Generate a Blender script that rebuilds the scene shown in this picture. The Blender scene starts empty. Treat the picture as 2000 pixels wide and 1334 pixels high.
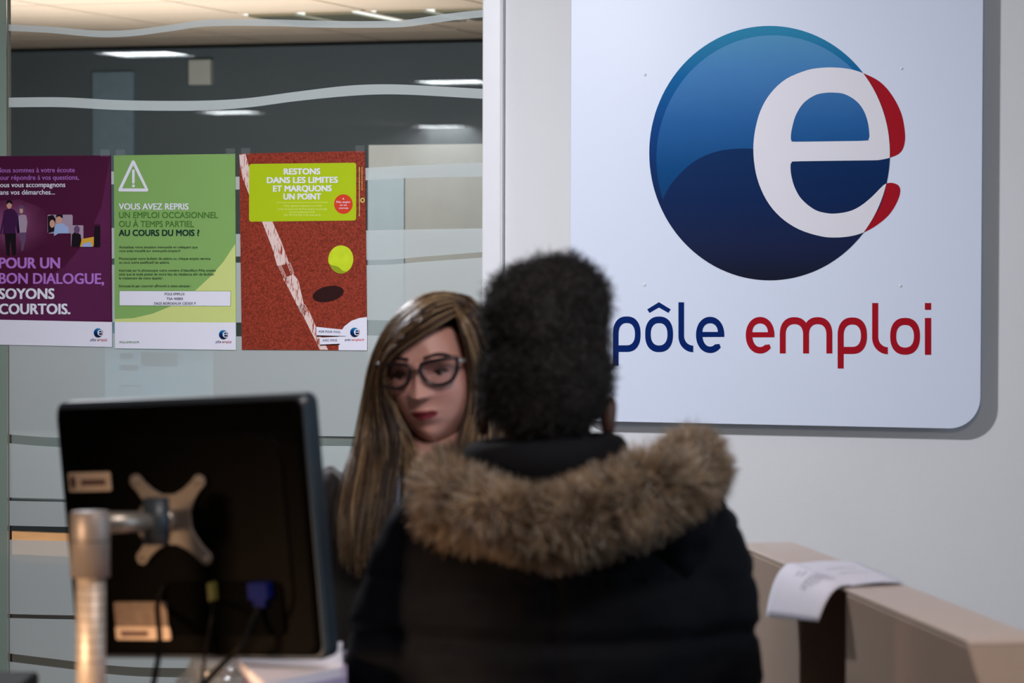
import bpy, bmesh, math, random
import numpy as np
from mathutils import Vector, Matrix, noise
random.seed(7); rng = np.random.default_rng(7)
R = math.radians
COL = bpy.context.scene.collection
SC = bpy.context.scene
# ------------------------------------------------------------------ camera
F = 6000.0
TH = R(19)
CAM = Vector((8*math.sin(TH), -8*math.cos(TH), 1.70))
cam_d = bpy.data.cameras.new('camera'); cam = bpy.data.objects.new('camera', cam_d); COL.objects.link(cam)
cam_d.sensor_width = 36; cam_d.lens = F/2000*36
rot = Matrix.Rotation(TH, 4, 'Z') @ Matrix.Rotation(R(90-1.6), 4, 'X') @ Matrix.Rotation(0.0025, 4, 'Z')
cam.matrix_world = Matrix.Translation(CAM) @ rot
cam_d.dof.use_dof = True; cam_d.dof.focus_distance = 7.9; cam_d.dof.aperture_fstop = 6.0
cam_d.clip_end = 200
SC.camera = cam
R3 = rot.to_3x3()
# ------------------------------------------------------------------ world, lights, exposure
w = bpy.data.worlds.new('world'); SC.world = w; w.use_nodes = True
w.node_tree.nodes['Background'].inputs[0].default_value = (0.6, 0.7, 0.85, 1)
w.node_tree.nodes['Background'].inputs[1].default_value = 0.02
SC.view_settings.view_transform = 'Standard'; SC.view_settings.look = 'None'
SC.view_settings.exposure = 0.0; SC.view_settings.gamma = 1.0; SC.view_settings.use_curve_mapping = False
def area(name, loc, target, size, power, color, sy=None, shape='RECTANGLE'):
    l = bpy.data.lights.new(name, 'AREA'); l.shape = shape; l.size = size
    if shape == 'RECTANGLE': l.size_y = sy or size
    l.energy = power; l.color = color
    o = bpy.data.objects.new(name, l); COL.objects.link(o); o.location = loc
    o.rotation_euler = (Vector(target)-Vector(loc)).to_track_quat('-Z', 'Y').to_euler()
    return o
area('key_lamp', (-0.35, -2.1, 2.62), (0.15, -1.0, 0), 0.20, 60, (0.93, 0.94, 1.0), shape='DISK')
area('face_fill_light', (1.9, -4.5, 2.62), (.8, -2.8, 1.55), 0.5, 20, (1.0, 0.88, 0.84))  # added fill near the ceiling for the agent's face; no desk lamp here
area('daylight_window_light', (5.4, -3.2, 1.7), (0, -2.6, 1.3), 2.2, 36, (0.62, 0.80, 1.0), 1.6)
RT0 = Vector((math.cos(TH), math.sin(TH), 0)); FW0 = Vector((-math.sin(TH), math.cos(TH), 0))
wl = area('warm_side_light', tuple(CAM+RT0*-1.35+FW0*3.0+Vector((0, 0, -.45))), tuple(CAM+RT0*-.53+FW0*3.85+Vector((0, 0, -.60))), 0.25, 1.3, (1.0, 0.62, 0.36), 0.4)
wl.data.spread = R(26)
area('rear_room_lamp', (-1.8, 1.5, 2.70), (-1.8, 1.9, 0), 2.6, 85, (0.93, 0.96, 1.0), 1.6)
area('rear_ceiling_fill', (-3.0, 4.0, 1.95), (-3.0, 4.4, 3), 2.4, 42, (1.0, 0.90, 0.82), 1.6)  # added unseen light that brightens the rear ceiling; no uplighter hangs there

# ------------------------------------------------------------------ helpers
def ray(px, py): return R3 @ Vector(((px-1000)/F, -(py-667)/F, -1))
def P(px, py, d): return CAM + ray(px, py)*d
def W(px, py, Y=0.0):
    r = ray(px, py); t = (Y-CAM.y)/r.y
    return CAM + r*t
def H(px, py, z):
    r = ray(px, py); t = (z-CAM.z)/r.z
    return CAM + r*t
def lin(c): 
    c = c/255.0
    return c/12.92 if c <= .04045 else ((c+.055)/1.055)**2.4
def col(r, g, b, k=1.0): return (min(1, lin(r)*k), min(1, lin(g)*k), min(1, lin(b)*k), 1)
def mat(name, c, rough=.6, metal=0, var=.06, scale=20, bump=0, bscale=200, spec=.5, coat=0, attr=None, sheen=0, sss=0):
    m = bpy.data.materials.new(name); m.use_nodes = True
    nt = m.node_tree; b = nt.nodes['Principled BSDF']
    b.inputs['Roughness'].default_value = rough; b.inputs['Metallic'].default_value = metal
    b.inputs['Specular IOR Level'].default_value = spec
    if coat: b.inputs['Coat Weight'].default_value = coat; b.inputs['Coat Roughness'].default_value = .1
    if sheen: b.inputs['Sheen Weight'].default_value = sheen
    if sss: b.inputs['Subsurface Weight'].default_value = sss; b.inputs['Subsurface Radius'].default_value = (.012, .005, .003)
    tc = nt.nodes.new('ShaderNodeTexCoord')
    n = nt.nodes.new('ShaderNodeTexNoise'); n.inputs['Scale'].default_value = scale; n.inputs['Detail'].default_value = 3
    nt.links.new(tc.outputs['Object'], n.inputs['Vector'])
    mx = nt.nodes.new('ShaderNodeMix'); mx.data_type = 'RGBA'; mx.blend_type = 'MULTIPLY'
    mx.inputs[0].default_value = 1.0
    rp = nt.nodes.new('ShaderNodeMapRange'); rp.inputs[1].default_value = .3; rp.inputs[2].default_value = .7
    rp.inputs[3].default_value = 1-var; rp.inputs[4].default_value = 1.0
    nt.links.new(n.outputs[0], rp.inputs[0]); nt.links.new(rp.outputs[0], mx.inputs[7])
    if attr:
        a = nt.nodes.new('ShaderNodeAttribute'); a.attribute_name = attr
        nt.links.new(a.outputs['Color'], mx.inputs[6])
    else: mx.inputs[6].default_value = c
    nt.links.new(mx.outputs[2], b.inputs['Base Color'])
    if bump:
        n2 = nt.nodes.new('ShaderNodeTexNoise'); n2.inputs['Scale'].default_value = bscale; n2.inputs['Detail'].default_value = 4
        nt.links.new(tc.outputs['Object'], n2.inputs['Vector'])
        bp = nt.nodes.new('ShaderNodeBump'); bp.inputs['Strength'].default_value = bump; bp.inputs['Distance'].default_value = .01
        nt.links.new(n2.outputs[0], bp.inputs['Height']); nt.links.new(bp.outputs[0], b.inputs['Normal'])
    return m
def emis(name, c, s):
    m = bpy.data.materials.new(name); m.use_nodes = True; nt = m.node_tree
    for n in list(nt.nodes): nt.nodes.remove(n)
    e = nt.nodes.new('ShaderNodeEmission'); o = nt.nodes.new('ShaderNodeOutputMaterial')
    e.inputs[0].default_value = c; e.inputs[1].default_value = s; nt.links.new(e.outputs[0], o.inputs[0]); return m
LOC = {}
def root(name, loc, label, cat, group=None):
    o = bpy.data.objects.new(name, None); COL.objects.link(o); o.location = loc; o.empty_display_size = .05
    o['label'] = label; o['category'] = cat
    if group: o['group'] = group
    LOC[o.name] = Vector(loc); return o
def wloc(p):
    return LOC.get(p.name, Vector((0, 0, 0))) if p else Vector((0, 0, 0))
def obj(name, V, Fc, m, parent=None, smooth=False, colors=None, origin=None):
    V = np.asarray([tuple(v) for v in V] if not isinstance(V, np.ndarray) else V, dtype=float)
    pl = wloc(parent)
    og = Vector(origin) if origin is not None else (pl if parent else Vector((0, 0, 0)))
    if parent is None and origin is None: og = Vector(((V[:,0].min()+V[:,0].max())/2, (V[:,1].min()+V[:,1].max())/2, V[:,2].min()))
    me = bpy.data.meshes.new(name)
    V = V-np.array(og)
    if isinstance(Fc, np.ndarray):
        k = Fc.shape[1]; n = len(Fc)
        me.vertices.add(len(V)); me.vertices.foreach_set('co', V.ravel())
        me.loops.add(n*k); me.loops.foreach_set('vertex_index', Fc.ravel().astype(np.int32))
        me.polygons.add(n); me.polygons.foreach_set('loop_start', np.arange(n, dtype=np.int32)*k)
        me.update(calc_edges=True); me.validate()
    else:
        me.from_pydata([tuple(v) for v in V], [], Fc); me.update()
    if smooth: me.shade_smooth()
    if colors is not None:
        ca = me.color_attributes.new('tint', 'FLOAT_COLOR', 'POINT')
        cc = np.ones((len(V), 4)); cc[:, :3] = colors; ca.data.foreach_set('color', cc.ravel())
    if m: me.materials.append(m)
    o = bpy.data.objects.new(name, me); COL.objects.link(o)
    o.parent = parent; o.location = og-pl; LOC[o.name] = og
    return o
def tag(o, label=None, cat=None, group=None, kind=None):
    if label: o['label'] = label
    if cat: o['category'] = cat
    if group: o['group'] = group
    if kind: o['kind'] = kind
    return o
def box(x0, x1, y0, y1, z0, z1):
    V = [(x, y, z) for z in (z0, z1) for y in (y0, y1) for x in (x0, x1)]
    Fc = [(0,2,3,1),(4,5,7,6),(0,1,5,4),(2,6,7,3),(0,4,6,2),(1,3,7,5)]
    return V, Fc
def merge(*parts):
    V = []; Fc = []
    for v, f in parts:
        o = len(V); V += [tuple(x) for x in v]; Fc += [tuple(i+o for i in q) for q in f]
    return V, Fc
def bevel(o, w_=.003, s=2):
    md = o.modifiers.new('bevel', 'BEVEL'); md.width = w_; md.segments = s; md.limit_method = 'ANGLE'; return o
def prism(poly, T0, T1):
    """poly of points mapped through T0 (front) and T1 (back)"""
    n = len(poly); V = [T0(p) for p in poly]+[T1(p) for p in poly]
    return V, [tuple(range(n)), tuple(range(2*n-1, n-1, -1))]+[(i, i+n, (i+1)%n+n, (i+1)%n) for i in range(n)]
def catmull(pts, per=8, closed=False):
    pts = [np.array(p, float) for p in pts]; n = len(pts); out = []
    rngk = range(n) if closed else range(n-1)
    for i in rngk:
        p0 = pts[(i-1)%n] if closed else pts[max(i-1, 0)]; p1 = pts[i]; p2 = pts[(i+1)%n]
        p3 = pts[(i+2)%n] if closed else pts[min(i+2, n-1)]
        for k in range(per):
            t = k/per
            out.append(.5*((2*p1)+(-p0+p2)*t+(2*p0-5*p1+4*p2-p3)*t*t+(-p0+3*p1-3*p2+p3)*t**3))
    if not closed: out.append(pts[-1])
    return out
def tube(pts, radii, n=14, xdir=(1, 0, 0), cap=True):
    """closed tube along pts; radii = number or (a, b) per point"""
    pts = [Vector(p) for p in pts]; V = []; Fc = []
    prev = Vector(xdir)
    for i, p in enumerate(pts):
        t = (pts[min(i+1, len(pts)-1)]-pts[max(i-1, 0)]).normalized()
        s = prev-t*prev.dot(t)
        if s.length < 1e-4: s = t.orthogonal()
        s.normalize(); q = t.cross(s); prev = s
        r = radii[i] if hasattr(radii, '__len__') else radii
        a, b = r if hasattr(r, '__len__') else (r, r)
        for k in range(n):
            an = 2*math.pi*k/n; V.append(tuple(p+s*(a*math.cos(an))+q*(b*math.sin(an))))
    m = len(pts)
    for i in range(m-1):
        for k in range(n): Fc.append((i*n+k, i*n+(k+1)%n, (i+1)*n+(k+1)%n, (i+1)*n+k))
    if cap: Fc.append(tuple(range(n-1, -1, -1))); Fc.append(tuple(range((m-1)*n, m*n)))
    return V, Fc
def ellipsoid(c, r, nu=24, nv=14, M=None):
    V = []; Fc = []; c = Vector(c)
    for j in range(1, nv):
        ph = math.pi*j/nv
        for i in range(nu):
            an = 2*math.pi*i/nu; v = Vector((r[0]*math.sin(ph)*math.cos(an), r[1]*math.sin(ph)*math.sin(an), r[2]*math.cos(ph)))
            if M: v = M @ v
            V.append(tuple(c+v))
    a = Vector((0, 0, r[2])); b = -a
    if M: a = M @ a; b = M @ b
    V += [tuple(c+a), tuple(c+b)]; t = len(V)-2
    for j in range(nv-2):
        for i in range(nu): Fc.append((j*nu+i, (j+1)*nu+i, (j+1)*nu+(i+1)%nu, j*nu+(i+1)%nu))
    for i in range(nu): Fc.append((t, i, (i+1)%nu)); Fc.append((t+1, (nv-2)*nu+(i+1)%nu, (nv-2)*nu+i))
    return V, Fc
def remesh(V, Fc, voxel, smooth=4):
    me = bpy.data.meshes.new('tmp'); me.from_pydata([tuple(v) for v in V], [], Fc)
    o = bpy.data.objects.new('tmp', me); COL.objects.link(o)
    bm = bmesh.new(); bm.from_mesh(me); bmesh.ops.recalc_face_normals(bm, faces=bm.faces); bm.to_mesh(me); bm.free()
    r_ = o.modifiers.new('r', 'REMESH'); r_.mode = 'VOXEL'; r_.voxel_size = voxel
    if smooth:
        s = o.modifiers.new('s', 'SMOOTH'); s.iterations = smooth; s.factor = .5
    dg = bpy.context.evaluated_depsgraph_get(); ev = o.evaluated_get(dg); m2 = ev.to_mesh()
    n = len(m2.vertices); A = np.empty(n*3); m2.vertices.foreach_get('co', A); A = A.reshape(-1, 3)
    Q = [tuple(p.vertices) for p in m2.polygons]
    N = np.empty(n*3); m2.vertices.foreach_get('normal', N); N = N.reshape(-1, 3)
    ev.to_mesh_clear(); bpy.data.objects.remove(o); bpy.data.meshes.remove(me)
    return A.copy(), Q, N.copy()
def fold_noise(A, N, amp, freq, stretch=(1, 1, 1)):
    out = A.copy()
    for i in range(len(A)):
        p = Vector(A[i]); q = Vector((p.x*freq*stretch[0], p.y*freq*stretch[1], p.z*freq*stretch[2]))
        out[i] += N[i]*amp*(noise.noise(q)+.5*noise.noise(q*2.3))
    return out
# flat print on a plane Y: loops are lists of (X, Z)
def fill(loops):
    cu = bpy.data.curves.new('t', 'CURVE'); cu.dimensions = '2D'; cu.fill_mode = 'BOTH'
    for L in loops:
        s = cu.splines.new('POLY'); s.points.add(len(L)-1); s.use_cyclic_u = True
        for p, q in zip(s.points, L): p.co = (q[0], q[1], 0, 1)
    o = bpy.data.objects.new('t', cu); COL.objects.link(o)
    dg = bpy.context.evaluated_depsgraph_get(); me = o.evaluated_get(dg).to_mesh()
    V = [(v.co.x, v.co.y) for v in me.vertices]; Fc = [tuple(p.vertices) for p in me.polygons]
    bpy.data.objects.remove(o); bpy.data.curves.remove(cu)
    return V, Fc
def flat(name, loops, Y, m, parent, pix=True, thick=0):
    L = [[((lambda w_: (w_.x, w_.z))(W(p[0], p[1], Y)) if pix else (p[0], p[1])) for p in l] for l in loops]
    V, Fc = fill(L)
    o = obj(name, [(x, Y, z) for x, z in V], Fc, m, parent)
    return o
def ell(cx, cy, rx, ry, n=48, a0=0, a1=2*math.pi, ex=2.0, rotd=0):
    out = []
    for i in range(n):
        a = a0+(a1-a0)*i/(n if abs(a1-a0-2*math.pi) < 1e-6 else n-1)
        c_, s_ = math.cos(a), math.sin(a)
        x = rx*math.copysign(abs(c_)**(2/ex), c_); y = ry*math.copysign(abs(s_)**(2/ex), s_)
        cr, sr = math.cos(rotd), math.sin(rotd)
        out.append((cx+x*cr-y*sr, cy+x*sr+y*cr))
    return out
def rrect(x0, y0, x1, y1, r, n=5, dy=0):
    out = []
    for cx, cy, a in ((x1-r, y0+r, -90), (x1-r, y1-r, 0), (x0+r, y1-r, 90), (x0+r, y0+r, 180)):
        for k in range(n+1):
            t = R(a+90*k/n); x = cx+r*math.cos(t); out.append((x, cy+r*math.sin(t)+dy*(x-x0)/(x1-x0)))
    return out
_cap = {}
def text(lines, Y, m, parent, name='lettering'):
    """lines: (string, left px, right px, baseline px, cap height px, bold offset, slope)"""
    VV = []; FF = []
    for L in lines:
        s, x0, x1, yb, ch, off = L[:6]; slope = L[6] if len(L) > 6 else 0; vert = len(L) > 7
        cu = bpy.data.curves.new('t', 'FONT'); cu.body = s; cu.size = 1; cu.resolution_u = 3
        o = bpy.data.objects.new('t', cu); COL.objects.link(o)
        dg = bpy.context.evaluated_depsgraph_get(); me = o.evaluated_get(dg).to_mesh()
        A = np.array([(v.co.x, v.co.y) for v in me.vertices]); Q = [tuple(p.vertices) for p in me.polygons]
        bpy.data.objects.remove(o); bpy.data.curves.remove(cu)
        a0, a1 = A[:, 0].min(), A[:, 0].max(); CH = .727
        o_ = len(VV)
        for ci_, (sx, sy) in enumerate(((0, 0), (-off*.8, off*.35), (off*.8, off*.35), (-off*.8, -off*.35), (off*.8, -off*.35)) if off > .01 else ((0, 0), (-.006, 0), (.006, 0))):
          Yk = Y-.00004*ci_
          o_ = len(VV)
          for a, b in A:
            a = a+sx; b = b+sy
            if vert: p = W(yb-b/CH*ch, x0+(a-a0)/(a1-a0)*(x1-x0), Yk)
            else: 
                u = (a-a0)/(a1-a0); p = W(x0+u*(x1-x0), yb-b/CH*ch+slope*(x1-x0)*u, Yk)
            VV.append(tuple(p))
          FF += [tuple(i+o_ for i in q) for q in Q]
    return obj(name, VV, FF, m, parent)
# ------------------------------------------------------------------ materials
M = {}
M['wall'] = mat('wall_paint', col(222, 222, 224), .75, var=.03, scale=3, bump=.05, bscale=300)
M['frame'] = mat('white_lacquer', col(232, 232, 236), .35, var=.02)
M['darkwall'] = mat('dark_paint', col(104, 116, 126), .8, var=.05, scale=2)
M['ceil'] = mat('ceiling_paint', col(215, 205, 195), .8, var=.03)
M['tile'] = mat('ceiling_tile_mineral', col(226, 206, 190), .9, var=.05, scale=60, bump=.1)
M['grid'] = mat('ceiling_grid', col(120, 112, 104), .6)
M['floor'] = mat('floor_vinyl', col(110, 108, 104), .45, var=.15, scale=8)
M['frostframe'] = mat('aluminium', col(150, 152, 155), .4, .8)
M['black'] = mat('black_plastic', col(26, 24, 22), .38, var=.2, bump=.02)
M['shell'] = mat('monitor_shell', col(5, 4, 3), .5, var=.2, spec=.03)
M['edge'] = mat('monitor_edge', col(38, 50, 60), .42, var=.1)
M['silver'] = mat('brushed_silver', col(168, 160, 150), .38, .75, var=.12, scale=40)
M['silver2'] = mat('silver_paint', col(122, 114, 106), .5, .35, var=.1)
M['laminate'] = mat('beige_laminate_shaded', col(170, 148, 132), .5, var=.05, scale=60)  # beige lowered so the shade of the counter sides sits in the colour
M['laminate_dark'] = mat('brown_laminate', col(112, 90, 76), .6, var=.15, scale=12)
M['paper'] = mat('paper', col(228, 226, 240), .7, var=.02)
M['ink'] = mat('grey_ink', col(120, 120, 130), .8)
M['screen'] = mat('screen', col(60, 80, 110), .2)

def glassmat():
    m = bpy.data.materials.new('clear_glass'); m.use_nodes = True; nt = m.node_tree
    for n in list(nt.nodes): nt.nodes.remove(n)
    o = nt.nodes.new('ShaderNodeOutputMaterial'); mx = nt.nodes.new('ShaderNodeMixShader')
    t = nt.nodes.new('ShaderNodeBsdfTransparent'); g = nt.nodes.new('ShaderNodeBsdfGlossy'); f = nt.nodes.new('ShaderNodeFresnel')
    t.inputs[0].default_value = (.90, .94, .93, 1); g.inputs['Roughness'].default_value = .0; f.inputs[0].default_value = 1.5
    nt.links.new(f.outputs[0], mx.inputs[0]); nt.links.new(t.outputs[0], mx.inputs[1]); nt.links.new(g.outputs[0], mx.inputs[2]); nt.links.new(mx.outputs[0], o.inputs[0])
    return m
def frostmat(name, c, clear):
    m = bpy.data.materials.new(name); m.use_nodes = True; nt = m.node_tree
    for n in list(nt.nodes): nt.nodes.remove(n)
    o = nt.nodes.new('ShaderNodeOutputMaterial'); mx = nt.nodes.new('ShaderNodeMixShader'); m2 = nt.nodes.new('ShaderNodeMixShader')
    t = nt.nodes.new('ShaderNodeBsdfTransparent'); d = nt.nodes.new('ShaderNodeBsdfDiffuse'); tr = nt.nodes.new('ShaderNodeBsdfTranslucent')
    n = nt.nodes.new('ShaderNodeTexNoise'); n.inputs['Scale'].default_value = 400
    cr = nt.nodes.new('ShaderNodeMix'); cr.data_type = 'RGBA'; cr.inputs[6].default_value = c; cr.inputs[7].default_value = tuple(x*.92 for x in c[:3])+(1,)
    nt.links.new(n.outputs[0], cr.inputs[0]); nt.links.new(cr.outputs[2], d.inputs[0]); nt.links.new(cr.outputs[2], tr.inputs[0])
    m2.inputs[0].default_value = .35; nt.links.new(d.outputs[0], m2.inputs[1]); nt.links.new(tr.outputs[0], m2.inputs[2])
    mx.inputs[0].default_value = clear; nt.links.new(m2.outputs[0], mx.inputs[1]); nt.links.new(t.outputs[0], mx.inputs[2]); nt.links.new(mx.outputs[0], o.inputs[0])
    return m
M['glass'] = glassmat()
M['frost'] = frostmat('frosted_film', col(228, 236, 236), .26)
M['frost2'] = frostmat('frosted_film_green', col(165, 182, 170), .15)

# ------------------------------------------------------------------ the setting
def st(name, vf, m, parent=None, **k):
    o = obj(name, vf[0], vf[1], m, parent, **k)
    if parent is None: o['kind'] = 'structure'
    return o
XL, XR, YF, YB, CH_ = -9.0, 6.0, -16.0, 6.85, 2.76
xg1 = W(944, 400).x; xf1 = W(981, 400).x; xj = W(17, 600).x; xg0 = xj-1.25
GZ0, GZ1 = .10, 2.60
floor_ = st('floor', box(XL-.2, XR+.2, YF-.2, YB+.2, -.1, 0), M['floor'])
ceil_ = st('ceiling', box(XL-.2, XR+.2, YF-.2, .12, CH_, CH_+.1), M['ceil'])
wb = merge(box(xf1, XR, 0, .12, 0, CH_), box(XL, xg0-.04, 0, .12, 0, CH_), box(xg0-.04, xf1, 0, .12, GZ1, CH_), box(xg0-.04, xf1, 0, .12, 0, GZ0-.04))
wall_back = st('wall_back', wb, M['wall'])
st('wall_left', box(XL-.12, XL, YF, YB, 0, CH_), M['wall'])
st('wall_right', box(XR, XR+.12, YF, YB, 0, CH_), M['wall'])
st('wall_front', box(XL, XR, YF-.12, YF, 0, CH_), M['wall'])
st('wall_far', box(XL, XR, YB, YB+.12, 0, CH_), M['darkwall'])
# tiled ceiling of the room behind the glass
c2 = st('ceiling_rear', box(XL-.2, XR+.2, .12, YB+.2, CH_+.015, CH_+.1), M['grid'])
tv, tf = box(-.292, .292, -.292, .292, -.012, .006)
tm = None
fix = set()
lf = H(632, 30, CH_); gx0, gy0 = lf.x-.6*9, lf.y-.6*((lf.y-.45)//.6)
for j in range(11):
    for i in range(14):
        cx = gx0+.6*i; cy = gy0+.6*j
        if cy > YB-.3: continue
        if abs(cy-lf.y) < .1 and i in (9, 10): fix.add((cx, cy)); continue
        if tm is None:
            t0 = obj('ceiling_tile', [(x+cx, y+cy, z+CH_+.008) for x, y, z in tv], tf, M['tile'], c2, origin=(cx, cy, CH_+.008)); tm = t0.data
        else:
            t0 = bpy.data.objects.new('ceiling_tile', tm); COL.objects.link(t0); t0.parent = c2; t0.location = Vector((cx, cy, CH_+.008))-LOC[c2.name]
M['louvre'] = mat('louvre_metal', col(150, 146, 128), .3, .6)
M['tubelight'] = emis('rear_light_tube', (1, .97, .92, 1), 1.6)
for n, (cx, cy) in enumerate(sorted(fix)):
    r_ = root('ceiling_light', (cx, cy, CH_), ['louvred square light in the tiled ceiling behind the glass, left one of two', 'louvred square light in the tiled ceiling behind the glass, right one beside the white frame'][n], 'light', 'louvred lights behind the glass')
    obj('housing', *merge(box(cx-.29, cx+.29, cy-.29, cy-.27, CH_-.008, CH_+.01), box(cx-.29, cx+.29, cy+.27, cy+.29, CH_-.008, CH_+.01), box(cx-.29, cx-.27, cy-.27, cy+.27, CH_-.008, CH_+.01), box(cx+.27, cx+.29, cy-.27, cy+.27, CH_-.008, CH_+.01)), M['tile'], r_)
    for k in (-1, 1):
        obj('louvre', *box(cx+k*.135-.11, cx+k*.135+.11, cy-.27, cy+.27, CH_-.02, CH_-.004), M['louvre'], r_)
    for k in (-1, 0, 1):
        obj('light_tube', *box(cx+k*.255-.012, cx+k*.255+.012, cy-.27, cy+.27, CH_-.012, CH_-.002), M['tubelight'], r_)
# window
fr = st('window_1', merge(box(xg1, xf1, -.012, .09, GZ0, GZ1), box(xg0-.04, xg0, -.012, .09, GZ0, GZ1), box(xg0-.04, xf1, -.012, .09, GZ1, GZ1+.05), box(xg0-.04, xf1, -.012, .09, GZ0-.04, GZ0)), M['frame'])
fr.name = 'window_1'
bevel(fr, .004)
obj('cover_strip', *box(W(979, 400, -.012).x, W(982, 400, -.012).x, -.016, -.0, GZ0, GZ1), M['wall'], fr)
obj('pane', *box(xj+.002, xg1, 0, .010, GZ0, GZ1), M['glass'], fr)
obj('pane', *box(xg0, xj-.002, 0, .010, GZ0, GZ1), M['glass'], fr)
obj('glass_joint', *box(xj-.002, xj+.002, -.002, .012, GZ0, GZ1), M['grid'], fr)
# films: pairs of (top curve, bottom curve) in 2-D, followed along the pane
s1 = 1/2.0833
def cv(pts, sc=1): return [(x*sc, y*sc) for x, y in pts]
def yat(c, x):
    c = sorted(c)
    if x <= c[0][0]: return c[0][1]
    if x >= c[-1][0]: return c[-1][1]
    return float(np.interp(x, [p[0] for p in CR[id_(c)]], [p[1] for p in CR[id_(c)]]))
CR = {}
def id_(c):
    k = tuple(c)
    if k not in CR: CR[k] = catmull(c, 10)
    return k
A_t = cv([(0, 98), (200, 108), (400, 125), (550, 120), (700, 100), (850, 80), (1100, 79), (1300, 84), (1500, 86), (1640, 82), (1750, 66), (1850, 52), (1965, 40)], s1)
A_b = cv([(0, 124), (200, 134), (400, 151), (550, 146), (700, 126), (850, 107), (1100, 106), (1300, 112), (1500, 113), (1640, 110), (1750, 96), (1850, 82), (1965, 70)], s1)
B_t = cv([(0, 398), (250, 396), (500, 408), (800, 410), (1000, 400), (1200, 374), (1400, 350), (1550, 343), (1700, 347), (1965, 362)], s1)
B_b = cv([(0, 437), (250, 436), (500, 448), (800, 450), (1000, 438), (1200, 412), (1400, 392), (1550, 384), (1700, 387), (1965, 402)], s1)
C_t = [(0, 333), (218, 335), (465, 345), (600, 340), (716, 328), (830, 322), (944, 318)]
C_b = [(0, 358), (218, 360), (465, 370), (600, 364), (716, 352), (830, 347), (944, 345)]
D_t = [(0, 443), (218, 445), (465, 457), (716, 450), (944, 446)]
E1t = [(0, 507), (218, 505), (465, 501), (716, 508), (830, 501), (944, 492)]
E1b = [(0, 519), (218, 517), (465, 513), (716, 518), (830, 511), (944, 503)]
E2t = [(0, 629), (218, 629), (465, 630), (716, 625), (944, 634)]
E2b = [(0, 652), (218, 651), (465, 657), (716, 655), (944, 664)]
E3t = [(0, 847), (112, 855), (300, 858), (625, 852), (944, 859)]
E3b = [(0, 864), (112, 873), (300, 877), (625, 871), (944, 876)]
E4t = [(0, 969), (120, 974), (944, 985)]; E4b = [(0, 977), (120, 980), (944, 992)]
E5t = [(0, 1026), (130, 1029), (944, 1045)]; E5b = [(0, 1053), (130, 1057), (944, 1075)]
E6t = [(0, 1198), (146, 1202), (944, 1215)]; E6b = [(0, 1206), (146, 1210), (944, 1224)]
E7t = [(0, 1274), (146, 1292), (205, 1299), (374, 1305), (944, 1300)]; E7b = [(0, 1290), (146, 1308), (205, 1316), (374, 1323), (944, 1318)]
Zt = [(0, 1950), (944, 1950)]
def film(top, bot, x0=14.5, x1=944, m='frost', Y=-.0012):
    n = 60; V = []; Fc = []
    for i in range(n+1):
        x = x0+(x1-x0)*i/n
        for c in (top, bot):
            y = float(np.interp(x, [p[0] for p in CR[id_(c)]], [p[1] for p in CR[id_(c)]]))
            p = W(x, y, Y); V.append((p.x, Y, max(p.z, GZ0+.001)))
    for i in range(n): Fc.append((2*i, 2*i+1, 2*i+3, 2*i+2))
    return obj('frosted_film', V, Fc, M[m], fr)
for t, b in ((A_t, A_b), (B_t, B_b), (C_t, C_b), (D_t, E1t), (E1b, E2t), (E2b, E3t), (E3b, E4t), (E4b, E5t), (E5b, E6t), (E6b, E7t), (E7b, Zt)): film(t, b)
obj('frosted_film', *box(xg0, xj-.004, -.0014, -.001, GZ0, GZ1), M['frost2'], fr)

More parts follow.
